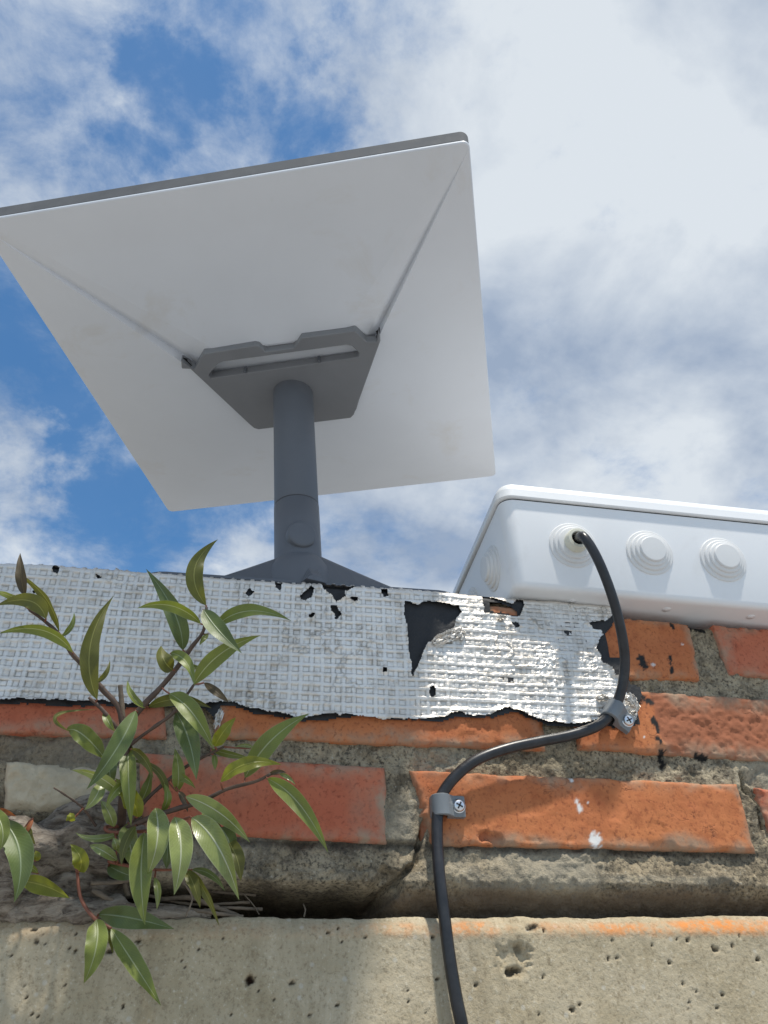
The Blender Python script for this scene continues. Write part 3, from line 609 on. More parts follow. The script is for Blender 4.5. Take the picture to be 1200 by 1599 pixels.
def crumple(px, py, w, h, off, seed, ang=0.0):
    n = 26; c = P(px, py, off); u = np.linspace(-1, 1, n); U, W = np.meshgrid(u, u); p = np.stack([U * 1.6, W * 1.6, 0 * U + seed], -1)
    x = U * w / 2 + 0.25 * w * fbm(p + 3, 3, seed); z = W * h / 2 + 0.35 * h * fbm(p * 1.3 + 8, 3, seed + 1); y = -0.0022 - 0.0035 * np.abs(fbm(p * 1.9, 4, seed + 2, 0.7)) - 0.0015 * vnoise(p * 4, seed)
    ca, sa = math.cos(ang), math.sin(ang); V = np.stack([c[0] + x * ca - z * sa, c[1] + y, c[2] + x * sa + z * ca], -1).reshape(-1, 3)
    k = (U ** 2 + W ** 2 + 0.5 * fbm(p * 2, 3, seed + 5)) < 0.95; keep = k[:-1, :-1] & k[1:, :-1] & k[:-1, 1:] & k[1:, 1:]; F = gridfaces(n, n, keep)
    V, F, at = compact(V, F, dict(groove_shade=np.zeros(n * n), shine=np.ones(n * n))); mobj('torn_foil_flap', V, F, M['foil'], tape, attrs=at)
crumple(697, 1001, 0.020, 0.0065, 0.003, 1, 0.45); crumple(716, 991, 0.013, 0.010, 0.003, 2); crumple(987, 1096, 0.008, 0.011, 0.004, 3, 0.5); crumple(985, 1116, 0.007, 0.006, 0.004, 5); crumple(341, 1125, 0.006, 0.014, 0.002, 6, -0.2); crumple(941, 1092, 0.010, 0.004, 0.003, 7); crumple(782, 966, 0.008, 0.004, 0.003, 8)
# ------------------------------------------------------------------ flat satellite dish on its mast
DK = 0.926; DC = CAM + (np.array((0.02315, 0.075, 2.20098)) - CAM) * DK; DW, DH = 0.4239, 0.4363
DR = np.array(((0.940, 0.341, 0.017), (-0.341, 0.940, 0.011), (-0.012, -0.016, 1.0)))
DR /= np.linalg.norm(DR, axis=0)
dl = lambda v: (np.asarray(v, float) * DK) @ DR.T + DC
def dpx(px, py, dep):                       # pixel -> dish-local x, y on the plane `dep` below the rim
    n = DR[:, 2]; c = DC - n * dep * DK; d = ray(px, py); t = ((c - CAM) @ n) / (d @ n); return ((CAM + d * t - DC) @ DR)[:2] / DK
dish = empty('satellite_dish', (0.045, 0.035, ZT + 0.003), 'large flat white square satellite dish on grey mast seen from below', 'satellite dish')
PADC = [dpx(*c, 0.030) for c in ((551, 651), (397, 671), (283, 563), (594, 518))]      # far right, far left, near left, near right
def padring(r, grow=0.0, n=6):
    ctr = np.mean(PADC, 0); pts = []
    for i, c in enumerate(PADC):
        a, b = PADC[i - 1], PADC[(i + 1) % 4]; u = (a - c) / np.linalg.norm(a - c); v = (b - c) / np.linalg.norm(b - c)
        c2 = c + (c - ctr) / np.linalg.norm(c - ctr) * grow; p0 = c2 + u * r; p1 = c2 + v * r
        for k in range(n + 1):
            t = k / n; pts.append((1 - t) ** 2 * p0 + 2 * t * (1 - t) * c2 + t * t * p1)
    return np.array(pts)
def ring3(p, z): return dl(np.column_stack([p, np.full(len(p), z)]))
rings = []; NS = 22; GUT = 0.0095
rings.append(ring3(rrect(DW - 0.004, DH - 0.004, 0.005, 10), 0.0026)); rings.append(ring3(rrect(DW, DH, 0.006, 10), 0.0024)); rings.append(ring3(rrect(DW, DH, 0.006, 10), 0.0008)); rings.append(ring3(rrect(DW - 0.0016, DH - 0.0016, 0.006, 10), 0.0))
for k in range(1, NS + 1):
    t = k / NS; bulge = 0.011 * math.sin(math.pi * t) ** 0.8
    o = rrect(DW - 0.0016, DH - 0.0016, 0.006, 10); i = padring(0.036, -0.002, 10); pr = o * (1 - t) + i * t
    zz = np.full(len(pr), -0.0240 * t)
    for s0, rev in ((22, False), (33, True)):
        for k2 in range(11):                       # the near face rolls over into a crease beside each side face
            s_ = (10 - k2 if rev else k2) / 10; zz[s0 + k2] += GUT * min(1, t * 1.15) * np.interp(s_, [0, .05, .12, .5, 1], [0, .9, 1, .42, 0])
    rings.append(dl(np.column_stack([pr, zz])))
V, F = loft(rings); V = V.reshape(-1, 3)
mobj('back_shell', V, F, M['shell'], dish, angle=8)
rim = [ring3(rrect(DW - a, DH - a, 0.007), z) for a, z in ((0.006, 0.0030), (0.0016, 0.0032), (0.0006, 0.0040), (0.0004, 0.0165), (0.0012, 0.0171), (0.004, 0.0173))]
V, F = loft(rim, False); mobj('rim', V, F, M['rim'], dish, angle=20)
V, F = loft([ring3(rrect(DW - 0.0046, DH - 0.0046, 0.006), 0.0050), ring3(rrect(DW - 0.0046, DH - 0.0046, 0.006), 0.0169), ring3(rrect(DW - 0.006, DH - 0.006, 0.006), 0.0175)]); mobj('front_panel', V, F, M['panel'], dish, angle=40)
def plate_with_slot(outer, hole, z0, z1):
    bm = bmesh.new()
    def loop(pts):
        vs = [bm.verts.new(dl((*p, z0))) for p in pts]; return [bm.edges.new((vs[i], vs[(i + 1) % len(vs)])) for i in range(len(vs))]
    es = loop(outer) + (loop(hole) if hole is not None else [])
    bmesh.ops.triangle_fill(bm, edges=es, use_beauty=True, use_dissolve=False)
    ret = bmesh.ops.extrude_face_region(bm, geom=bm.faces[:]); dz = Vector(DR[:, 2] * (z1 - z0) * DK)
    for e in ret['geom']:
        if isinstance(e, bmesh.types.BMVert): e.co += dz
    bmesh.ops.recalc_face_normals(bm, faces=bm.faces[:]); sharp = [e for e in bm.edges if len(e.link_faces) == 2 and e.calc_face_angle(0) > 0.6]
    bmesh.ops.bevel(bm, geom=sharp, offset=0.0009, segments=2, profile=0.5, affect='EDGES', clamp_overlap=True)
    bm.verts.index_update(); V = np.array([v.co[:] for v in bm.verts]); F = [[v.index for v in f.verts] for f in bm.faces]; bm.free(); return V, F
OUT = [dpx(*c, 0.030) for c in ((283, 563), (284, 576), (304, 577), (318, 553), (398, 540), (405, 541), (415, 550), (459, 544), (471, 528), (555, 517), (573, 534), (588, 534), (592, 519), (594.5, 533), (553, 648), (548, 653), (404, 671), (397, 669), (391, 664))]
SLOT = [dpx(*c, 0.030) for c in ((329, 591), (326, 586), (341, 568), (349, 565), (541, 539), (549, 540), (561, 551), (560, 557), (553, 559))]
V, F = plate_with_slot(OUT, SLOT, -0.030, -0.0205); pad = mobj('mount_plate', V, F, M['padgrey'], dish, smooth=False)
gi = [24, 25, 26, 27] + list(range(0, 18)); ga = ring3(padring(0.009, 0.0022), -0.0215)[gi]; gb = ring3(padring(0.009, 0.0024), -0.0250)[gi]; gc = ring3(padring(0.009, -0.002), -0.0250)[gi]
V = np.vstack([ga, gb, gc]); mobj('gasket', V, gridfaces(3, len(gi)), M['gap'], dish)
for a in (0.24, 0.76):
    s0 = SLOT[0] * (1 - a) + SLOT[8] * a; s1 = SLOT[3] * (1 - a) + SLOT[4] * a
    c = dl((*(s0 * 0.92 + s1 * 0.08), -0.0262)); V, F = bevbox(c, DR[:, 0], DR[:, 1], DR[:, 2], 0.0012, 0.0012, 0.0035, 0.0004); mobj('slot_clip', V, F, M['grey'], pad)
# mast
mt = CAM + (np.array((0.0348, 0.075, 2.1726)) - CAM) * DK; mb = CAM + (np.array((0.0469, 0.075, 1.9678)) - CAM) * DK; ax = (mt - mb) / np.linalg.norm(mt - mb); foot = mb + ax * ((ZT + 0.0075 - mb[2]) / ax[2])
hs = (P(466, 786)[2], )
zs_ = 1.6 + 0.4285 * DK; h = lambda z: (z - foot[2]) / ax[2]
top = (mt - foot) @ ax + 0.012
V, F = lathe([(0.0200, h(zs_ - 0.080)), (0.0195, h(zs_ - 0.052)), (0.0193, h(zs_ - 0.0010)), (0.0188, h(zs_ - 0.0004))], foot, ax, 64); mobj('mast_collar', V, F, M['grey'], dish, angle=50)
V, F = lathe([(0.0178, h(zs_ - 0.002)), (0.0178, h(zs_ + 0.0003)), (0.0186, h(zs_ + 0.0005)), (0.0190, h(zs_ + 0.0012)), (0.0188, top)], foot, ax, 64); mobj('mast', V, F, M['grey'], dish, angle=50)
bc = P(470, 838, -0.0135); ba = np.array((0.16, -1.0, -0.02))
V, F = lathe([(0.0119, -0.006), (0.0119, 0.0040), (0.0112, 0.0051), (0.0100, 0.0055), (0.0, 0.0055)], bc, ba, 40, False); mobj('lock_button', V, F, M['grey'], dish, angle=50)
# foot: hub with four splayed legs on a thin plate
V, F = lathe([(0.0275, 0.0), (0.0268, 0.014), (0.0248, 0.023), (0.0215, 0.029), (0.0197, 0.0315)], foot, ax, 64); mobj('foot_hub', V, F, M['grey'], dish, angle=40)
fc = foot - np.array((0, 0, 0.001))
def leg(az, reach, name='leg', w=0.013, h0=0.040):
    a = math.radians(az); e = np.array((math.cos(a), math.sin(a), 0)); s = np.array((-math.sin(a), math.cos(a), 0)); rs = []
    for t in np.linspace(0, 1, 9):
        r = 0.010 + (reach - 0.010) * t; ht = h0 * (1 - t) ** 1.12 + 0.0045; wt = w * (1 - 0.35 * t); wb = wt * 1.7; c = fc + e * r
        rs.append(np.array([c + s * wb, c + s * wt * 0.9 + (0, 0, ht * 0.9), c + s * wt * 0.7 + (0, 0, ht), c - s * wt * 0.7 + (0, 0, ht), c - s * wt * 0.9 + (0, 0, ht * 0.9), c - s * wb]))
    V, F = loft(rs); mobj(name, V, F, M['grey'], dish, smooth=False)
leg(174, 0.095, h0=0.032); leg(5, 0.118, h0=0.034); leg(-72, 0.033, w=0.0075, h0=0.037); leg(88, 0.155)
V, F = loft([ring3_ for ring3_ in (np.column_stack([rrect(0.250 - a, 0.140 - a, 0.02, cx=0.048, cy=0.073), np.full(28, z)]) for a, z in ((0.002, ZT + 0.0050), (0, ZT + 0.0056), (0, ZT + 0.0078), (0.003, ZT + 0.0086)))]); mobj('base_plate', V, F, M['grey'], dish, angle=40)

# ------------------------------------------------------------------ junction box
BY = math.radians(-2.5); BT = math.radians(-2.7); BYv = np.array((-math.sin(BY), math.cos(BY), 0)); BX = np.array((math.cos(BY) * math.cos(BT), math.sin(BY) * math.cos(BT), math.sin(BT))); BZ = np.cross(BX, BYv); BL, BD = 0.262, 0.19
BO = np.array((0.1995, -0.0255, ZT + 0.0058))                   # front left corner, on the wall top
bl = lambda v: BO + np.asarray(v, float)[..., :1] * BX + np.asarray(v, float)[..., 1:2] * BYv + np.asarray(v, float)[..., 2:3] * BZ
jbox = empty('junction_box', tuple(bl((BL / 2, BD / 2, 0))), 'white plastic junction box with round grommets resting on the wall top', 'junction box')
def br(inset, r, z): return bl(np.column_stack([rrect(BL - 2 * inset, BD - 2 * inset, r * 0.72, 8, BL / 2, BD / 2), np.full(36, z)]))
V, F = loft([br(a, r, z) for a, r, z in ((0.0155, 0.010, 0), (0.0125, 0.012, 0.0006), (0.0105, 0.013, 0.0022), (0.0095, 0.0135, 0.005), (0.0022, 0.0165, 0.0765), (0.0022, 0.0165, 0.0785))])
body = mobj('body', V, F, M['box'], jbox, angle=35)
def cut(o, cv, cf):
    me = bpy.data.meshes.new('cutter'); me.from_pydata((np.asarray(cv) - np.array(world_loc(o))).tolist(), [], cf); bm = bmesh.new(); bm.from_mesh(me); bmesh.ops.recalc_face_normals(bm, faces=bm.faces[:]); bm.to_mesh(me); bm.free()
    c = bpy.data.objects.new('cutter', me); scene.collection.objects.link(c); c.location = (0, 0, 0); par = o.parent; o.parent = None; loc = o.location.copy(); o.location = (0, 0, 0)
    md = o.modifiers.new('cut', 'BOOLEAN'); md.object = c; md.operation = 'DIFFERENCE'; md.solver = 'EXACT'; bpy.context.view_layer.update()
    nm = bpy.data.meshes.new_from_object(o.evaluated_get(bpy.context.evaluated_depsgraph_get())); o.modifiers.clear(); o.data = nm; nm.set_sharp_from_angle(angle=math.radians(35))
    bpy.data.objects.remove(c); o.parent = par; o.location = loc
V, F = lathe([(0.0085, -0.004), (0.0085, 0.009), (0.0075, 0.010), (0.0, 0.010)], bl((0.030, 0.0175, 0)), (0, 0, 1), 32, False); V2, F2 = bevbox(bl((0.0215, 0.0165, -0.0005)), BX, BYv, BZ, 0.0090, 0.0185, 0.0068, 0.003)
lid = mobj('lid', *loft([br(a, r, z) for a, r, z in ((0.0015, 0.0165, 0.0799), (-0.0002, 0.018, 0.0801), (-0.0009, 0.0185, 0.0808), (-0.0004, 0.018, 0.0880), (0.0004, 0.0178, 0.0886), (0.0014, 0.0172, 0.0888), (0.0022, 0.0165, 0.0935), (0.0034, 0.0155, 0.0954), (0.008, 0.013, 0.0964))]), M['box'], jbox, angle=35)
mobj('seal', *loft([br(0.0027, 0.0165, 0.0780), br(0.0027, 0.0165, 0.0802)]), M['gap'], jbox)
KP = [(.0200, -.003), (.0200, .0007), (.0194, .0013), (.0170, .0016), (.0168, .0032), (.0161, .0038), (.0141, .0041), (.0139, .0056), (.0132, .0062), (.0112, .0065), (.0110, .0080), (.0103, .0086), (.006, .0088), (.0, .0088)]
KP = [(r_, h_ * 0.98 if h_ > 0 else h_) for r_, h_ in KP]
dr = math.atan((0.0095 - 0.0022) / 0.0675)
def knock(lx, lz, side='front', opened=False):
    ins = 0.0095 - (lz - 0.005) * math.tan(dr)
    if side == 'front': c = bl((lx, ins, lz)); n = -BYv * math.cos(dr) - BZ * math.sin(dr)
    else: c = bl((ins, lx, lz)); n = -BX * math.cos(dr) - BZ * math.sin(dr)
    g = mobj('grommet', *lathe(KP[:-4] if opened else KP, c, n, 48, opened), M['rubber'], jbox, angle=30)
    if opened:
        mobj('grommet_sleeve', *lathe([(.0096, .004), (.0092, .0125), (.0084, .0142), (.0062, .0144), (.0056, .0138), (.0054, .004)], c, n, 40, False), M['cream'], g, angle=40)
        mobj('grommet_hole', *lathe([(.0056, .0085), (.0, .0085)], c, n, 32, False), M['gap'], g)
    return c, n
K1, KN = knock(0.0605, 0.0405, opened=True); knock(0.126, 0.0405); knock(0.190, 0.0405); knock(0.052, 0.0405, 'left'); knock(0.125, 0.0405, 'left')
for lx in (0.062, 0.142, 0.215): mobj('mould_mark', *lathe([(.0036, .0002), (.0036, -.0004), (.0, -.0004)], bl((lx, 0.026, 0)), (0, 0, 1), 24, False), M['box'], jbox)

# ------------------------------------------------------------------ cable and its clips
tipk = K1 + KN * 0.012
cp = [K1 + KN * 0.006, tipk, P(911, 838, 0.049), P(928, 862, 0.051), P(946, 902, 0.048), P(962, 950, 0.042), P(973, 1000, 0.032), P(976, 1040, 0.023), P(970, 1080, 0.016), P(956, 1111, 0.0115), P(934, 1133, 0.0095), P(892, 1148, 0.010), P(842, 1158, 0.0105), P(792, 1169, 0.011), P(746, 1186, 0.0105),
      P(713, 1211, 0.009), P(692, 1238, 0.007), P(685, 1262, 0.0063), P(683, 1300, 0.0075), P(686, 1360, 0.012), P(694, 1430, 0.0135), P(703, 1500, 0.0145), P(713, 1560, 0.0145), P(722, 1605, 0.0135), P(733, 1690, 0.0125), P(738, 1850, 0.0125), P(735, 2300, 0.013)]
path = catmull(cp, 320); V, F = tube(path, 0.0038, 20)
o = mobj('cable', V, F, M['cable'], origin=path[-1]); o['label'] = 'thick black cable running from the white box down the bricks'; o['category'] = 'cable'
def clip(px, py, off, tx, tz, sx, sz, label):
    c = P(px, py, 0.0); c[1] = -off; t = np.array((tx, 0, tz)); t /= np.linalg.norm(t); s = np.array((sx, 0, sz)); s -= t * (s @ t); s /= np.linalg.norm(s); o_ = np.array((0, -1.0, 0))
    e = empty('cable_clip', tuple(c), label, 'cable clip', 'grey cable clips')
    ri, ro, cy = 0.0043, 0.0065, 0.0060
    pr = [(-ro, 0.0006)] + [(ro * math.cos(a), cy + ro * math.sin(a)) for a in np.linspace(math.pi, math.pi * 0.16, 14)] + [(0.0082, 0.0068), (0.0092, 0.0060), (0.0152, 0.0056), (0.0166, 0.0048), (0.0168, 0.0006), (0.0052, 0.0006)] + [(ri * math.cos(a), cy + ri * math.sin(a)) for a in np.linspace(0, math.pi, 14)] + [(-ri, 0.0006)]
    rs = []
    for w, k in ((-0.0068, 0.93), (-0.0063, 1.0), (0.0063, 1.0), (0.0068, 0.93)):
        rs.append(np.array([c + s * a * (1 if k == 1 else (a - math.copysign(0.0004, a)) / a if abs(a) > 0.001 else 1) + o_ * (b * (1 if k == 1 else 0.95) ) + t * w for a, b in pr]))
    V, F = loft(rs, False); n = len(pr)
    # end caps as strips between outer and inner outline
    m = n // 2
    bm = bmesh.new(); vs = [bm.verts.new(v) for v in V]
    for f in F: bm.faces.new([vs[i] for i in f])
    for base in (0, 3 * n):
        es = []
        for i in range(n):
            a, b = vs[base + i], vs[base + (i + 1) % n]; es.append(bm.edges.get((a, b)) or bm.edges.new((a, b)))
        bmesh.ops.triangle_fill(bm, edges=es, use_beauty=True)
    bmesh.ops.recalc_face_normals(bm, faces=bm.faces[:]); bm.verts.index_update(); V = np.array([v.co[:] for v in bm.verts]); F = [[v.index for v in f.verts] for f in bm.faces]; bm.free()
    mobj('saddle', V, F, M['clip'], e, angle=35)
    sc = c + s * 0.0118 + o_ * 0.0057 
    V, F = lathe([(.0046, -.001), (.0046, .0006), (.0040, .0010), (.0040, .0016), (.0033, .0026), (.0018, .0031), (.0, .0032)], sc, o_, 28, False); hd = mobj('screw', V, F, M['screw'], e, angle=35)
    for a in (0.5, 2.07):
        d = math.cos(a) * t + math.sin(a) * s; d2 = np.cross(o_, d); V, F = bevbox(sc + o_ * 0.0027, d, d2, o_, 0.0024, 0.0005, 0.0007, 0.0001); mobj('screw_slot', V, F, M['gap'], hd)
clip(686, 1262, 0.0, 0.0, 1.0, 1, -0.02, 'grey cable clip with screw on the orange brick')
clip(949, 1119, 0.005, 0.60, 0.80, 0.8, -0.6, 'grey cable clip with screw at lower right corner of silver tape')

# ------------------------------------------------------------------ sapling growing out of the joint
plant = empty('sapling', tuple(P(185, 1300, 0.0)), 'green leafy sapling growing out of the wall joint at left', 'plant')
STEMS = [([(190, 1292, .010), (192, 1240, .030), (196, 1180, .040), (205, 1130, .046), (222, 1104, .050), (250, 1075, .055), (275, 1045, .060), (300, 1010, .066), (318, 985, .070), (323, 948, .075)], 6.0, 2.6, 'stem'),
         ([(196, 1172, .040), (186, 1108, .046), (160, 1076, .050), (130, 1039, .055), (113, 1021, .058), (93, 991, .062), (69, 969, .066), (46, 952, .070)], 4.2, 2.2, 'stem'),
         ([(198, 1150, .042), (182, 1136, .046), (160, 1108, .050), (139, 1089, .052)], 3.4, 2.2, 'stem'),
         ([(197, 1172, .038), (208, 1160, .042), (240, 1136, .050), (269, 1115, .056), (290, 1088, .060), (304, 1068, .064)], 3.2, 2.0, 'stem'),
         ([(186, 1298, .010), (205, 1290, .025), (240, 1275, .035), (280, 1262, .042), (318, 1250, .050), (355, 1232, .056), (400, 1220, .062), (424, 1208, .066)], 4.2, 2.2, 'stem'),
         ([(203, 1290, .024), (225, 1253, .030), (268, 1214, .036), (303, 1190, .042), (350, 1166, .050)], 3.4, 2.0, 'stem'),
         ([(121, 1330, .010), (121, 1361, .020), (127, 1403, .024), (147, 1433, .028), (174, 1450, .032)], 2.6, 1.8, 'stem_red'),
         ([(190, 1290, .012), (165, 1292, .016), (178, 1300, .020), (240, 1296, .030), (280, 1282, .045), (298, 1275, .050)], 2.8, 2.0, 'stem_red'),
         ([(193, 1180, .038), (191, 1110, .044), (188, 1070, .047)], 4.0, 3.6, 'wood'),
         ([(20, 1350, .004), (30, 1310, .018), (45, 1285, .026), (52, 1278, .028)], 2.4, 1.5, 'stem_red'),
         ([(150, 1290, .012), (130, 1262, .020), (100, 1240, .026), (84, 1230, .028)], 1.8, 1.0, 'stem'),
         ([(170, 1345, .012), (200, 1352, .020), (240, 1358, .03), (290, 1358, .034)], 2.4, 1.4, 'stem_red')]
SPTS = []
for pts, r0, r1, mk in STEMS:
    c = catmull(np.array(pts, float), 40); SPTS.append(c); w = np.array([P(*a) for a in c]); t = np.linspace(0, 1, 40)
    rr = (r0 + (r1 - r0) * t) / 2250 * 0.95 * (1 + 0.18 * vnoise(np.column_stack([t * 14, 0 * t, 0 * t + r0]), 3))
    V, F = tube(w, rr, 8); mobj('twig', V, F, M[mk], plant)
SPTS = np.vstack(SPTS)
LEAVES = [  # base, middle, tip, width (px), extra depth at base / tip, colour, roll
    ((39, 930), (33, 897), (32, 863), 17, 0, 0.005, 'brown', .2), ((93, 987), (70, 932), (22, 893), 12, 0, .010, 'olive', .9), ((72, 966), (46, 938), (-6, 946), 25, .004, .012, 'olive', .1), ((30, 937), (10, 928), (-14, 920), 10, 0, .01, 'silver', .6),
    ((114, 1019), (66, 984), (-4, 990), 17, .002, .012, 'green', .5), ((152, 1092), (141, 1010), (178, 930), 30, .002, .014, 'olive', .1), ((165, 1185), (128, 1146), (104, 1141), 27, .004, .012, 'green', .2), ((107, 1141), (90, 1117), (152, 1108), 6, .010, .004, 'olive', .6),
    ((212, 1110), (182, 1170), (135, 1233), 29, .008, .010, 'dark', -.1), ((163, 1112), (170, 1128), (180, 1142), 13, -.002, 0, 'green', 0), ((286, 1015), (272, 955), (228, 888), 32, -.006, -.004, 'dark', .1), ((314, 974), (268, 946), (214, 950), 20, .002, .012, 'green', .4),
    ((322, 945), (304, 890), (341, 842), 28, 0, .006, 'olive', -.1), ((318, 952), (342, 985), (378, 1020), 27, .006, .012, 'dark', .2), ((338, 978), (390, 954), (456, 970), 25, -.002, .010, 'green', -.4), ((303, 1069), (346, 1020), (408, 992), 30, 0, .004, 'green', .2),
    ((270, 1046), (256, 1030), (252, 1008), 25, .002, .004, 'olive', .3), ((266, 1020), (291, 1034), (304, 1072), 20, .004, .010, 'green', -.3), ((319, 1066), (340, 1082), (358, 1097), 14, 0, .002, 'brown', .2), ((232, 1104), (280, 1092), (331, 1106), 21, -.008, -.004, 'olive', .1),
    ((265, 1083), (302, 1115), (334, 1170), 31, .008, .012, 'green', .2), ((275, 1112), (296, 1158), (307, 1218), 33, -.006, -.002, 'dark', -.1), ((336, 1166), (349, 1143), (369, 1120), 21, .002, .008, 'yellow', .2), ((383, 1215), (424, 1156), (484, 1114), 36, -.004, .006, 'green', -.1),
    ((345, 1221), (385, 1193), (440, 1194), 21, .006, .012, 'yellow', .35), ((418, 1216), (468, 1256), (513, 1332), 27, .002, .010, 'green', .1), ((277, 1236), (279, 1202), (273, 1168), 20, .002, .006, 'green', 0), ((262, 1250), (243, 1202), (190, 1188), 11, -.006, 0, 'olive', .5),
    ((200, 1158), (201, 1215), (205, 1290), 27, -.006, -.006, 'green', .1), ((216, 1276), (205, 1246), (180, 1215), 26, .004, .012, 'yellow', .3), ((192, 1244), (156, 1214), (110, 1202), 19, .008, .016, 'silver', .4), ((158, 1222), (150, 1244), (132, 1265), 19, .006, .004, 'silver', .1),
    ((178, 1291), (170, 1268), (157, 1250), 19, .010, .014, 'silver', .1), ((110, 1282), (111, 1276), (110, 1269), 13, .02, .022, 'yellow', 0), ((124, 1360), (126, 1340), (110, 1318), 25, .006, .012, 'yellow', .2), ((184, 1344), (160, 1328), (140, 1320), 16, .010, .014, 'silver', .3),
    ((183, 1327), (181, 1317), (177, 1308), 12, .012, .014, 'silver', 0), ((34, 1376), (72, 1384), (110, 1403), 25, .014, .020, 'yellow', .2), ((6, 1282), (32, 1338), (22, 1410), 38, .020, .026, 'dark', .1), ((-14, 1262), (4, 1294), (0, 1328), 22, .026, .03, 'green', 0),
    ((-6, 1266), (8, 1268), (26, 1275), 10, .022, .022, 'red', 0), ((52, 1280), (44, 1294), (36, 1308), 7, .004, .004, 'red', 0), ((42, 1290), (46, 1304), (56, 1319), 12, .004, .006, 'olive', .2), ((56, 1344), (58, 1336), (56, 1328), 11, .016, .016, 'yellow', 0),
    ((200, 1285), (204, 1322), (217, 1368), 29, -.004, .004, 'silver', .2), ((243, 1262), (246, 1312), (230, 1368), 31, .008, .012, 'silver', -.1), ((226, 1300), (221, 1370), (227, 1445), 33, .014, .018, 'green', .1), ((273, 1276), (283, 1330), (272, 1398), 37, .010, .016, 'silver', -.1),
    ((300, 1277), (342, 1324), (374, 1406), 36, .006, .014, 'silver', .15), ((290, 1244), (344, 1270), (391, 1316), 27, .006, .012, 'silver', .3), ((352, 1308), (370, 1340), (376, 1376), 22, -.010, -.006, 'olive', .2), ((345, 1292), (358, 1316), (364, 1348), 26, -.016, -.014, 'dark', 0),
    ((290, 1358), (303, 1382), (313, 1418), 17, 0, .004, 'olive', .3), ((296, 1358), (322, 1396), (343, 1447), 12, .002, .006, 'olive', .6), ((154, 1428), (208, 1434), (273, 1451), 28, -.006, -.004, 'dark', .1), ((151, 1436), (150, 1482), (131, 1536), 30, .004, .004, 'green', .1),
    ((174, 1450), (213, 1510), (252, 1571), 24, 0, -.002, 'green', .35), ((242, 1370), (247, 1394), (245, 1421), 11, .004, .006, 'silver', 0), ((170, 1352), (190, 1362), (212, 1370), 22, -.006, -.006, 'dark', 0), ((262, 1298), (262, 1326), (260, 1358), 23, -.010, -.008, 'dark', 0),
    ((182, 1312), (188, 1324), (191, 1338), 14, .004, .004, 'silver', 0), ((180, 1178), (172, 1202), (178, 1230), 24, -.012, -.012, 'dark', .2), ((334, 1178), (336, 1190), (336, 1203), 9, 0, 0, 'green', 0), ((420, 1210), (434, 1205), (448, 1207), 7, 0, .002, 'brown', 0),
    ((436, 1208), (450, 1214), (462, 1226), 7, 0, .002, 'silver', 0), ((396, 1168), (382, 1164), (366, 1167), 6, -.004, 0, 'silver', 0), ((280, 1236), (288, 1250), (294, 1269), 10, .006, .008, 'brown', 0), ((326, 990), (318, 998), (312, 1008), 9, 0, .002, 'green', 0),
    ((240, 1300), (236, 1330), (240, 1350), 24, -.012, -.012, 'dark', 0), ((330, 1170), (360, 1178), (392, 1184), 11, -.010, -.008, 'green', .3), ((310, 1258), (335, 1270), (340, 1295), 18, -.006, -.004, 'olive', .3)]
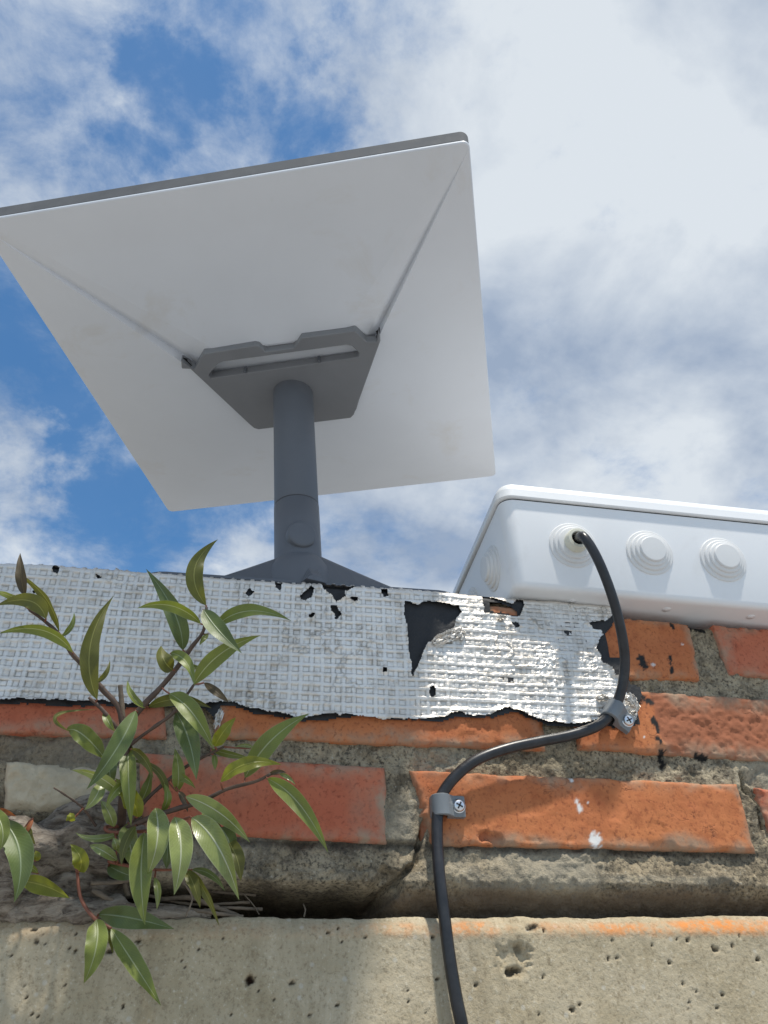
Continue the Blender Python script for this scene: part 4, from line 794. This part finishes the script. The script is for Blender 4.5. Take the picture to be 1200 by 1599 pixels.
def make_leaf(i, b, m, t, w, e0, e1, mk, roll):
    rg = random.Random(100 + i); d = np.hypot(SPTS[:, 0] - b[0], SPTS[:, 1] - b[1]); k = int(d.argmin()); o0 = max(0.006, SPTS[k, 2] + e0); o1 = max(0.008, SPTS[k, 2] + e1)
    near = SPTS[k]; n = 22; nc = 9
    c1 = np.array(m) * 2 - (np.array(b) + np.array(t)) / 2; T = np.linspace(0, 1, n)
    px = ((1 - T) ** 2)[:, None] * b + (2 * T * (1 - T))[:, None] * c1 + (T * T)[:, None] * t
    off = o0 + (o1 - o0) * T + 0.010 * np.sin(math.pi * T) * rg.uniform(.3, 1.0) * min(1, w / 25)
    C = np.array([P(a, bb, o) for (a, bb), o in zip(px, off)]); tg = np.gradient(C, axis=0); tg /= np.linalg.norm(tg, axis=1)[:, None]
    wp = (T ** 0.78) * (1 - T) ** 1.05 * (1 - 0.25 * T); wp /= wp.max(); wp = np.maximum(wp, 0.03 * (1 - T)); hw = w / 2250 / 2 * rg.uniform(0.74, 0.92) * wp
    V = []; UV = []; fold = rg.uniform(0.15, 0.45); wav = rg.uniform(0.03, 0.22); ph = rg.uniform(0, 6); tw = rg.uniform(-.9, .9); rl = roll * rg.choice((-1, 1))
    for j in range(n):
        view = C[j] - CAM; view /= np.linalg.norm(view); s = np.cross(tg[j], view); s /= np.linalg.norm(s); nn = np.cross(s, tg[j]); nn /= np.linalg.norm(nn)
        if nn @ view > 0: nn = -nn
        a = rl + tw * (T[j] - 0.4); s2 = s * math.cos(a) + nn * math.sin(a); n2 = np.cross(s2, tg[j]); n2 = n2 if n2 @ nn > 0 else -n2
        for q_ in range(nc):
            u = q_ / (nc - 1) * 2 - 1; x = u * hw[j] / max(0.6, math.cos(rl)); hgt = abs(u) ** 1.3 * hw[j] * fold + wav * hw[j] * math.sin(ph + T[j] * 17 + (u > 0) * 1.7) * abs(u) ** 2
            V.append(C[j] + s2 * x + n2 * hgt); UV.append((0.5 + u / 2, T[j]))
    F = gridfaces(n, nc); o = mobj('leaf', np.array(V), F, M['leaf_' + mk], plant, origin=C[0])
    uv = o.data.uv_layers.new(name='UVMap'); li = np.zeros(len(o.data.loops), int); o.data.loops.foreach_get('vertex_index', li); uv.data.foreach_set('uv', np.array(UV, np.float32)[li].reshape(-1))
    # make the upper side face the viewer for most leaves
    if o.data.polygons[len(o.data.polygons) // 2].normal.dot(Vector(CAM - C[n // 2])) < 0: o.data.flip_normals()
    if 2 < d[k] < 60:
        pth = catmull([P(*near), P((near[0] + b[0]) / 2, (near[1] + b[1]) / 2 + 1, (near[2] + o0) / 2), C[0]], 8); Vp, Fp = tube(pth, 0.00055, 6); mobj('petiole', Vp, Fp, M['stem_red'], o)
LEAVES += [((198, 1222), (180, 1236), (166, 1262), 14, .004, .010, 'green', .3), ((206, 1170), (226, 1186), (240, 1216), 15, .004, .010, 'olive', .4), ((214, 1262), (230, 1232), (236, 1200), 16, -.006, 0, 'green', .4), ((236, 1276), (262, 1290), (300, 1320), 14, -.006, -.002, 'green', .5),
    ((318, 1250), (322, 1272), (312, 1300), 15, -.004, .002, 'green', .3), ((212, 1290), (196, 1318), (190, 1352), 15, .004, .008, 'olive', .3), ((252, 1268), (262, 1246), (256, 1222), 12, -.004, 0, 'green', .4), ((228, 1106), (206, 1086), (200, 1062), 10, 0, .004, 'green', .4),
    ((150, 1066), (166, 1052), (172, 1030), 9, 0, .004, 'olive', .4), ((284, 1034), (300, 1042), (320, 1040), 10, 0, .006, 'green', .3), ((190, 1300), (150, 1310), (118, 1300), 12, .006, .012, 'silver', .4), ((270, 1212), (290, 1216), (306, 1232), 12, .002, .008, 'green', .3),
    ((160, 1440), (172, 1462), (176, 1490), 9, 0, 0, 'olive', .3), ((60, 1364), (40, 1352), (14, 1362), 12, .012, .016, 'green', .4), ((300, 1358), (330, 1366), (352, 1392), 10, -.004, 0, 'dark', .4), ((96, 994), (112, 978), (116, 956), 9, 0, .006, 'green', .4)]
for i, l in enumerate(LEAVES): make_leaf(i, *l)
# gnarled root and dry roots in the open joint
def root(pts, rad, seed, rough, n=60, ns=30, mk='bark', flat=1.0):
    c = catmull(np.array(pts, float), n); w = np.array([P(*a) for a in c]); r = np.interp(np.linspace(0, 1, n), np.linspace(0, 1, len(rad)), rad) / 2250
    V, F = tube(w, r, ns, rough=rough, seed=seed, flat=flat); mobj('root', V, F, M[mk], plant)
root([(-120, 1345, -.010), (-30, 1345, -.008), (40, 1338, -.006), (100, 1325, -.006), (150, 1300, -.006), (190, 1280, -.004), (215, 1262, -.006)], (60, 62, 58, 50, 42, 30, 14), 1, 0.75)
root([(60, 1300, -.004), (110, 1285, -.002), (150, 1268, .000), (185, 1262, -.002), (200, 1240, -.004)], (14, 22, 24, 20, 7), 2, 0.7)
root([(130, 1345, -.006), (175, 1318, .000), (215, 1312, -.004), (250, 1330, -.012)], (26, 24, 18, 8), 4, 0.7)
root([(-60, 1414, -.004), (40, 1416, -.002), (140, 1420, -.001), (240, 1425, -.003), (330, 1428, -.006)], (18, 19, 17, 12, 5), 3, 0.6)
root([(-60, 1385, -.012), (60, 1388, -.010), (150, 1384, -.010), (220, 1392, -.02)], (20, 22, 18, 8), 6, 0.6)
for i, (pts, r) in enumerate((([(142, 1379, .004), (175, 1378, .003), (212, 1373, .0)], 2.8), ([(145, 1390, .004), (170, 1404, .004), (200, 1414, .002), (250, 1424, .0)], 3.2), ([(250, 1405, -.01), (300, 1402, -.008), (340, 1418, -.006), (372, 1430, -.006)], 3.2), ([(300, 1425, -.004), (350, 1418, -.008), (410, 1420, -.012)], 2.2),
                              ([(230, 1398, -.012), (300, 1412, -.01), (390, 1409, -.014)], 2.0), ([(260, 1385, -.02), (330, 1392, -.018), (400, 1398, -.02)], 2.0), ([(270, 1416, -.004), (330, 1425, -.003), (380, 1432, -.004)], 2.6), ([(380, 1395, -.012), (395, 1412, -.010), (405, 1428, -.010)], 0.8),
                              ([(200, 1360, -.008), (196, 1380, -.006), (199, 1400, -.006)], 3.4), ([(290, 1432, .004), (300, 1400, .002), (280, 1370, .006)], 1.2), ([(474, 1412, -.012), (477, 1421, -.010), (475, 1432, -.010)], 1.2))):
    w = np.array([P(*a) for a in catmull(np.array(pts, float), 24)]); V, F = tube(w, r / 2250, 8, rough=0.5, seed=i); mobj('dry_root', V, F, M['wood'], plant)
